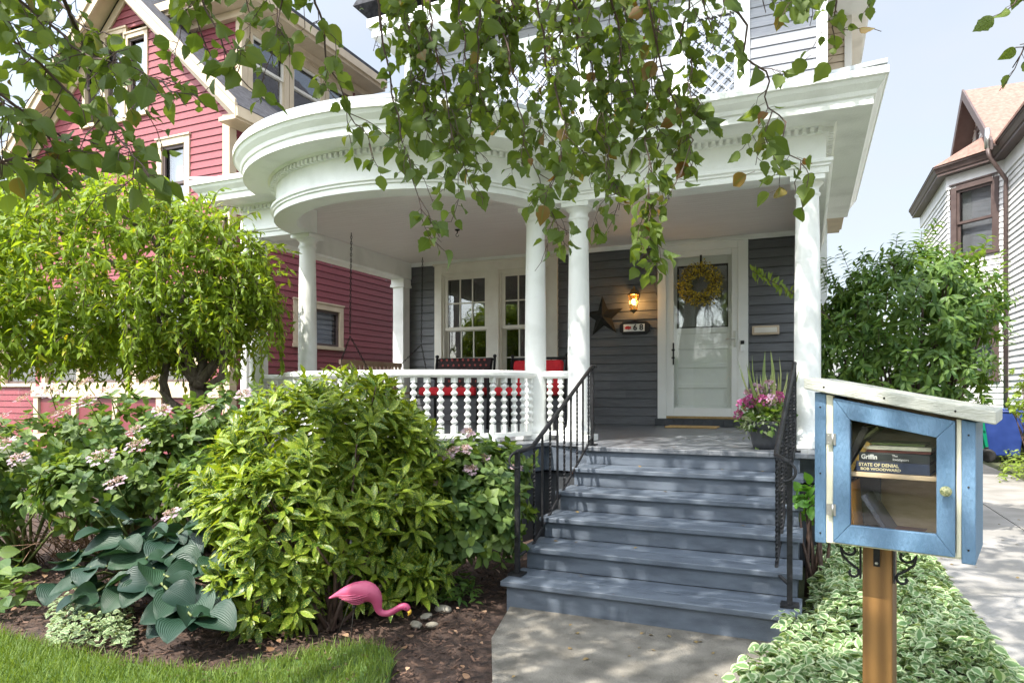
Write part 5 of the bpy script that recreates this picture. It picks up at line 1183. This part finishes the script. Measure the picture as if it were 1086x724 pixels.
q = MB(); Pq=[];Aq=[];Nq=[];Sq=[]
pts = [W(905,360,6.2), W(862,322,6.4), W(836,308,6.5), W(812,295,6.6), W(797,287,6.6)]
q.tube(pts, [.008,.006,.005,.004,.002], 6)
for i in range(3, 40):
    u = i/40*4; j = int(u); p_ = pts[j].lerp(pts[min(j+1,4)], u-j)
    for s in (1,-1): Pq.append(tuple(p_)); Aq.append((rng.normal()*.5, rng.normal()*.5, s*.8-.1)); Nq.append(rng.normal(size=3)+[0,-1,0]); Sq.append(rng.uniform(.06,.1))
leaves('sprig_leaves', L_YEL, t, T_LANCE, Pq, Aq, Nq, Sq); q.build('sprig', M['twig'], t)
yb_ = (2.98, 11.6)
shrub('yellow_green_shrub', 'loose yellow-green shrub at the right photo edge beside the driveway', 'shrub', (*yb_, 0), [(yb_[0]+.06,yb_[1],1.2,.5,.5,.48),(yb_[0]+.2,yb_[1],.6,.38,.4,.4)], 260, 7, T_OVAL, L_YEL, .075, up=.5, inner=.6)
lowplant('low ferny yellow-green plants under the shrub by the driveway edge', 1060,1095,487,512,260,L_YEL,.09,zmax=.3,T=T_LANCE)
sb = W(856,535,4.3); shrub('seedling', 'young broad-leaved green seedling between the steps and the library box', 'plant', (sb.x+.05, sb.y, 0), [(sb.x+.03,sb.y,sb.z,.09,.09,.13)], 10, 4, T_OVAL, leafmat('seedling_leaf', (.10,.25,.03), (.14,.30,.05), .4), .10, up=.2, inner=.3)
# variegated ground cover
gp_ = [(-.13,3.62),(-.05,3.0),(-.27,2.75),(-.36,2.3),(-.36,1.4),(.80,1.4),(.87,3.0),(.84,4.6),(.78,6.2),(.60,7.5),(.08,7.5),(.05,5.0),(-.02,3.7)]
X = rng.uniform(-.4,.9,40000); Y = rng.uniform(1.4,7.5,40000); ok = inside(X, Y, gp_); X = X[ok][:24000]; Y = Y[ok][:24000]; k = len(X)
edgef = np.minimum(1, np.minimum((.88-X)/.22, 1)) ; edgef = np.minimum(edgef, np.clip((X-np.where(Y < 3.7, -.36, .0)+.04)/.2, .25, 1)); hgt = (.20+.05*np.sin(X*6+Y*3)+.04*np.sin(Y*7-X*5))*edgef
Z = hgt*(.55+.45*rng.random(k))+.02
A = rv(k)*[1,1,.25]+[0,0,-.1]; Nn = rv(k)*.35+[0,0,1]
gc = leaves('variegated_groundcover', L_VAR, None, T_OVAL, np.stack([X, Y, Z], 1), A, Nn, rng.uniform(.032,.058,k)); tag(gc, 'dense cream-edged variegated ground cover around the library post', 'ground cover', kind='stuff')

# ------------------------------------------------------------------ street tree over the camera
tr = thing('street_tree', 'big leafy tree with branches hanging in front of the porch', 'tree', (-3.2,-1.6,0))
q = MB(); q.tube([(-3.2,-1.6,-.1),(-3.15,-1.55,.6),(-3.1,-1.5,1.8),(-3.0,-1.4,3.0),(-2.8,-1.2,4.2),(-2.5,-.8,5.6),(-2.2,-.4,7.0)], [.30,.24,.21,.19,.16,.11,.05], 16); q.build('trunk', M['bark'], tr)
limbs = [[(-3.0,-1.4,3.0),(-2.4,-.2,3.9),(-1.9,1.2,4.2),(-1.5,2.6,4.1),(-1.1,3.6,4.0)], [(-2.9,-1.3,3.6),(-1.6,-.3,4.6),(-.4,1.0,4.8),(.4,2.3,4.6),(.7,3.4,4.4)], [(-3.0,-1.4,3.2),(-3.2,.2,3.8),(-3.2,1.4,3.7),(-3.0,2.4,3.55)], [(-2.6,-.9,5.2),(-1.5,1,5.9),(-.8,3.0,5.8),(-.3,4.2,5.6)], [(-2.9,-1.3,3.4),(-2.2,.6,3.7),(-1.4,1.8,3.75),(-.6,2.6,3.6),(.1,2.9,3.5)], [(-2.8,-1.2,4.2),(-3.8,.8,5.0),(-3.6,2.6,5.2)]]
q = MB()
for L_ in limbs: q.tube(L_, [.09-.075*i/(len(L_)-1) for i in range(len(L_))], 8)
q.build('limbs', M['bark'], tr)
# hanging branches: (list of (px,py), depth, density)
HB = [([(395,-70),(400,0),(412,75),(425,140),(440,195),(452,245),(470,268)],2.7,.8), ([(330,-60),(338,20),(352,80),(378,130),(400,165)],2.6,1.0), ([(300,-60),(296,0),(300,40),(305,62)],2.4,.9),
 ([(205,-70),(215,0),(235,45),(255,85),(282,108)],2.4,1.1), ([(180,-60),(200,-10),(212,30),(228,70)],2.5,.9), ([(250,-80),(262,-10),(270,15)],2.5,.7),
 ([(440,-60),(450,20),(470,80),(480,150),(505,205),(520,215)],2.8,1.1), ([(480,-60),(490,30),(500,90),(498,140),(520,180)],3.0,1.3), ([(520,-60),(530,20),(548,90),(555,150),(575,200),(600,262)],2.9,1.2),
 ([(560,-80),(570,0),(580,70),(600,130),(590,190),(570,215)],2.7,1.2), ([(600,-60),(610,20),(630,90),(640,150),(652,205),(660,228)],2.8,1.3), ([(640,-80),(650,0),(660,60),(680,120),(690,180),(688,250),(692,292)],2.7,1.5),
 ([(680,-60),(690,10),(700,70),(720,120),(735,150),(720,190)],2.6,1.3), ([(720,-80),(728,0),(725,50),(735,90),(740,135)],2.7,1.2), ([(755,-70),(772,-5),(790,45),(812,90),(820,115),(838,160),(850,200),(842,232)],2.5,.9), ([(819,118),(806,155),(800,180)],2.5,.9),
 ([(690,-40),(700,20),(690,90),(700,150),(680,200)],3.1,1.3), ([(420,-60),(432,30),(440,80),(470,120)],3.1,1.2), ([(540,-60),(545,20),(530,80),(528,140)],3.2,1.3), ([(620,-60),(615,40),(610,110),(620,160),(630,200)],3.3,1.3), ([(465,-60),(455,40),(445,100),(460,160)],2.9,1.0),
 ([(885,-60),(886,0),(884,35),(882,62)],2.6,.9), ([(860,-60),(850,-10),(845,15)],2.6,.7), ([(1110,-40),(1082,0),(1060,15)],2.4,.7), ([(1120,20),(1088,45),(1075,75)],2.5,.6), ([(575,-60),(590,30),(575,100),(560,160)],3.1,1.2), ([(655,-60),(665,30),(650,100),(640,170)],3.0,1.3), ([(500,-60),(510,20),(505,70),(515,120)],2.6,1.1), ([(735,-60),(748,10),(760,60)],2.9,1.0), ([(800,-70),(805,-20),(812,10)],2.8,.8), ([(530,-60),(525,0),(515,50),(500,110)],3.2,1.4), ([(590,-60),(585,0),(595,60),(590,120)],3.3,1.4), ([(670,-60),(680,0),(670,60),(665,120)],3.4,1.4), ([(70,-60),(60,0),(90,30),(120,40)],2.2,1.2),
 ([(-60,10),(0,32),(50,75),(85,110),(120,140),(150,175),(160,190)],1.9,1.7), ([(-60,60),(0,100),(40,130),(80,150),(125,160)],1.8,1.5), ([(-40,-20),(20,-5),(60,35),(95,60),(140,72),(165,85)],2.0,1.5), ([(-60,165),(0,170),(40,172),(70,178)],1.8,1.1), ([(10,-60),(30,0),(55,50),(80,80)],2.1,.9), ([(90,50),(130,75),(165,88),(200,100),(222,122)],2.2,.5), ([(-60,-20),(0,10),(20,45),(30,70)],2.0,1.0), ([(-50,110),(0,150),(15,190)],1.9,.7)]
Pl=[];Al=[];Nl=[];Sl=[]; tw_ = MB(); upv = np.array([0,0,1.])
LIM = ((-400,215),(160,218),(200,150),(300,125),(345,190),(400,200),(445,285),(485,282),(500,215),(555,225),(580,278),(615,282),(640,262),(655,292),(700,308),(715,240),(740,168),(780,205),(812,205),(826,250),(858,250),(866,65),(895,92),(915,40),(1020,60),(1060,90),(1500,95))
def add_leaf(p_, v, s):
    # pruned: twigs end where the photographed branches end
    fd = -SA*p_[0]+CA*p_[1]; px_ = 543+724*(CA*p_[0]+SA*p_[1])/fd; py_ = 414-(p_[2]-CZ)/fd*724
    if py_ > np.interp(px_, [a for a, b in LIM], [b for a, b in LIM])-12: return
    side_ = rng.normal(size=3); side_[2] *= .4; ax_ = nrm(side_*.9+v*.4+np.array([0,0,-.75])); pet = nrm(side_*.8+v*.3+[0,0,-.1])
    e = p_+pet*rng.uniform(.015,.035); tw_.tube([tuple(p_), tuple(e)], .0011, 3)
    nn_ = nrm(rng.normal(size=3)*.8+upv*.5+np.array([SA,-CA,0])*rng.normal()*.6); Pl.append(e); Al.append(ax_); Nl.append(nn_); Sl.append(s)
def walk(pts, den, r0, sub=True, size=.07):
    pts = [np.array(p_) for p_ in pts]; L_ = sum(np.linalg.norm(pts[i+1]-pts[i]) for i in range(len(pts)-1)); n = max(3, int(L_/.024)); fine = []
    cum = [0]
    for i in range(len(pts)-1): cum.append(cum[-1]+np.linalg.norm(pts[i+1]-pts[i]))
    wob = rng.normal(size=3)*.01
    for i in range(n+1):
        s = cum[-1]*i/n; j = min(int(np.searchsorted(cum, s, 'right'))-1, len(pts)-2); f = (s-cum[j])/(cum[j+1]-cum[j]+1e-9)
        fine.append(pts[j]*(1-f)+pts[j+1]*f+wob*math.sin(i*.7)+rng.normal(size=3)*.002)
    tw_.tube([tuple(p_) for p_ in fine[::2]], [max(.0013, r0*(1-.8*i/len(fine[::2]))) for i in range(len(fine[::2]))], 6)
    for i in range(2, n+1):
        v = nrm(fine[i]-fine[i-1])
        if rng.random() < (.5 if sub else .9)*den: add_leaf(fine[i], v, size*rng.uniform(.45,1.35))
        if sub and rng.random() < .30*den and i < n-2:
            d_ = nrm(rng.normal(size=3)*[1,.8,.4]+v*.7+[0,0,-.35]); x = fine[i].copy(); q_ = [x.copy()]; l_ = rng.uniform(.06,.27)
            for _ in range(5): d_ = nrm(d_+[0,0,-.16]+rng.normal(size=3)*.12); x = x+d_*l_/5; q_.append(x.copy())
            walk(q_, den*1.05, .002, False, size*.9)
for pts, d_, den in HB:
    dd = d_; P3 = [W(a, b_, dd+.12*math.sin(i*1.1+d_*9)) for i, (a, b_) in enumerate(pts)]
    # join upward to the nearest limb
    top = P3[0]
    if pts[0] == (819,118): walk(P3, den, .003, True, .066); continue
    best = min((( Vector(l)-top).length, l) for L_ in limbs for l in L_[1:]); 
    tw_.tube([best[1], tuple((Vector(best[1])+top)/2+Vector((0,0,.15))), tuple(top)], [.012,.009,.006], 6)
    walk(P3, den, .0055, True, (.064 if d_ > 2.3 else .057))
Pl, Al, Nl, Sl = map(np.array, (Pl, Al, Nl, Sl)); h_ = rng.random(len(Pl)) < .5
leaves('hanging_leaves', L_TREE, tr, T_LOBE, Pl[h_], Al[h_], Nl[h_], Sl[h_]); leaves('hanging_leaves', L_TREE, tr, T_LOBE2, Pl[~h_], Al[~h_], Nl[~h_], Sl[~h_]); tw_.build('hanging_twigs', M['twig'], tr)
print('hanging leaves', len(Pl))
# unseen crown above the frame, added and shaped to shade steps, walk and cornice
N0 = 48000; Pc = np.stack([rng.uniform(-5.0,2.6,N0), rng.uniform(-3.2,4.9,N0), rng.uniform(3.3,7.6,N0)], 1)
clump = np.stack([rng.uniform(-4.8,2.4,110), rng.uniform(-3,4.7,110), rng.uniform(3.6,7.3,110)], 1)
fwd = -SA*Pc[:,0]+CA*Pc[:,1]; zmin = 1.29+.64*np.maximum(fwd,0)+.35
e = ((Pc[:,0]+.75)/3.1)**2+((Pc[:,1]-1.0)/3.9)**2+((Pc[:,2]-5.2)/2.4)**2
dm_ = np.min(np.linalg.norm(Pc[:,None,:]-clump[None], axis=2), axis=1)
ok = (Pc[:,2] > zmin) & (e < 1) & (dm_ < .68)
Pc = Pc[ok]; k = len(Pc); print('crown', k)
leaves('crown', L_TREE, tr, T_OVAL, Pc, rv(k)*[1,1,.5]+[0,0,-.5], rv(k)*.5+[0,0,1], rng.uniform(.09,.14,k))
# trees across the street, mirrored in the windows
def far_tree(x, y, h, r, label):
    t = thing('street_tree', label, 'tree', (x,y,0), 'trees across the street'); q = MB(); q.tube([(x,y,-.1),(x+.1,y,h*.3),(x,y+.1,h*.6),(x,y,h*.85)], [.28,.22,.15,.05], 10)
    for k in range(7): a = k*.9; q.tube([(x,y,h*.4+k*.3), (x+r*.7*math.cos(a), y+r*.7*math.sin(a), h*.6+k*.3)], [.09,.02], 6)
    q.build('trunk', M['bark'], t); n = 3200; D = nrm(rv(n)); c = np.array([x,y,h*.62]); lum = 1+.18*np.sin(D[:,0]*7+D[:,2]*5)*np.cos(D[:,1]*6)
    Pp = c+D*np.array([r,r,h*.4])*(rng.uniform(.6,1,(n,1)))*lum[:,None]; leaves('crown', L_TREE, t, T_OVAL, Pp, rv(n), D+rv(n)*.4, rng.uniform(.25,.5,n))
far_tree(-9,-13,8.5,3.6,'leafy tree across the street mirrored in the porch windows'); far_tree(0,-15,9,3.8,'tallest leafy tree across the street behind the camera'); far_tree(8,-13,8,3.5,'rightmost leafy tree across the street behind the camera')

far_tree(-15.5, 12, 7.0, 3.0, 'leafy tree beyond the red house at the photo left edge')
hg = MB()
n = 9000; Pp = np.stack([rng.uniform(-30,30,n), -21+rng.normal(0,.5,n), rng.uniform(0,3.2,n)], 1)
tag(leaves('hedge', L_BUSH, None, T_OVAL, Pp, rv(n), rv(n)*.5+[0,1,0], rng.uniform(.4,.7,n)), 'unseen green hedge added across the street for the windows to reflect', 'hedge', kind='stuff')  # backdrop hedge added so panes mirror green instead of bright horizon
# wing of the red house
wg = MB(); siding(wg, (-15.5,RY+.3), (XL,RY+.3), (0,-1), .3, 3.1, holes=[(.4,2.8,1.4,2.8)]); wg.build('wing_wall', M['red'], red)
for x0 in (-15.1,-13.85): window(red, 'front_window', (x0,RY+.3), (1,0), 1.2, 1.4, 2.8, (0,-1), M['cream'], M['skyglass'], tw=.09, sashmat=M['brown'])
MB().box(-15.7,XL,RY-.1,RY+3,3.1,3.25).build('wing_roof', M['cream'], red)
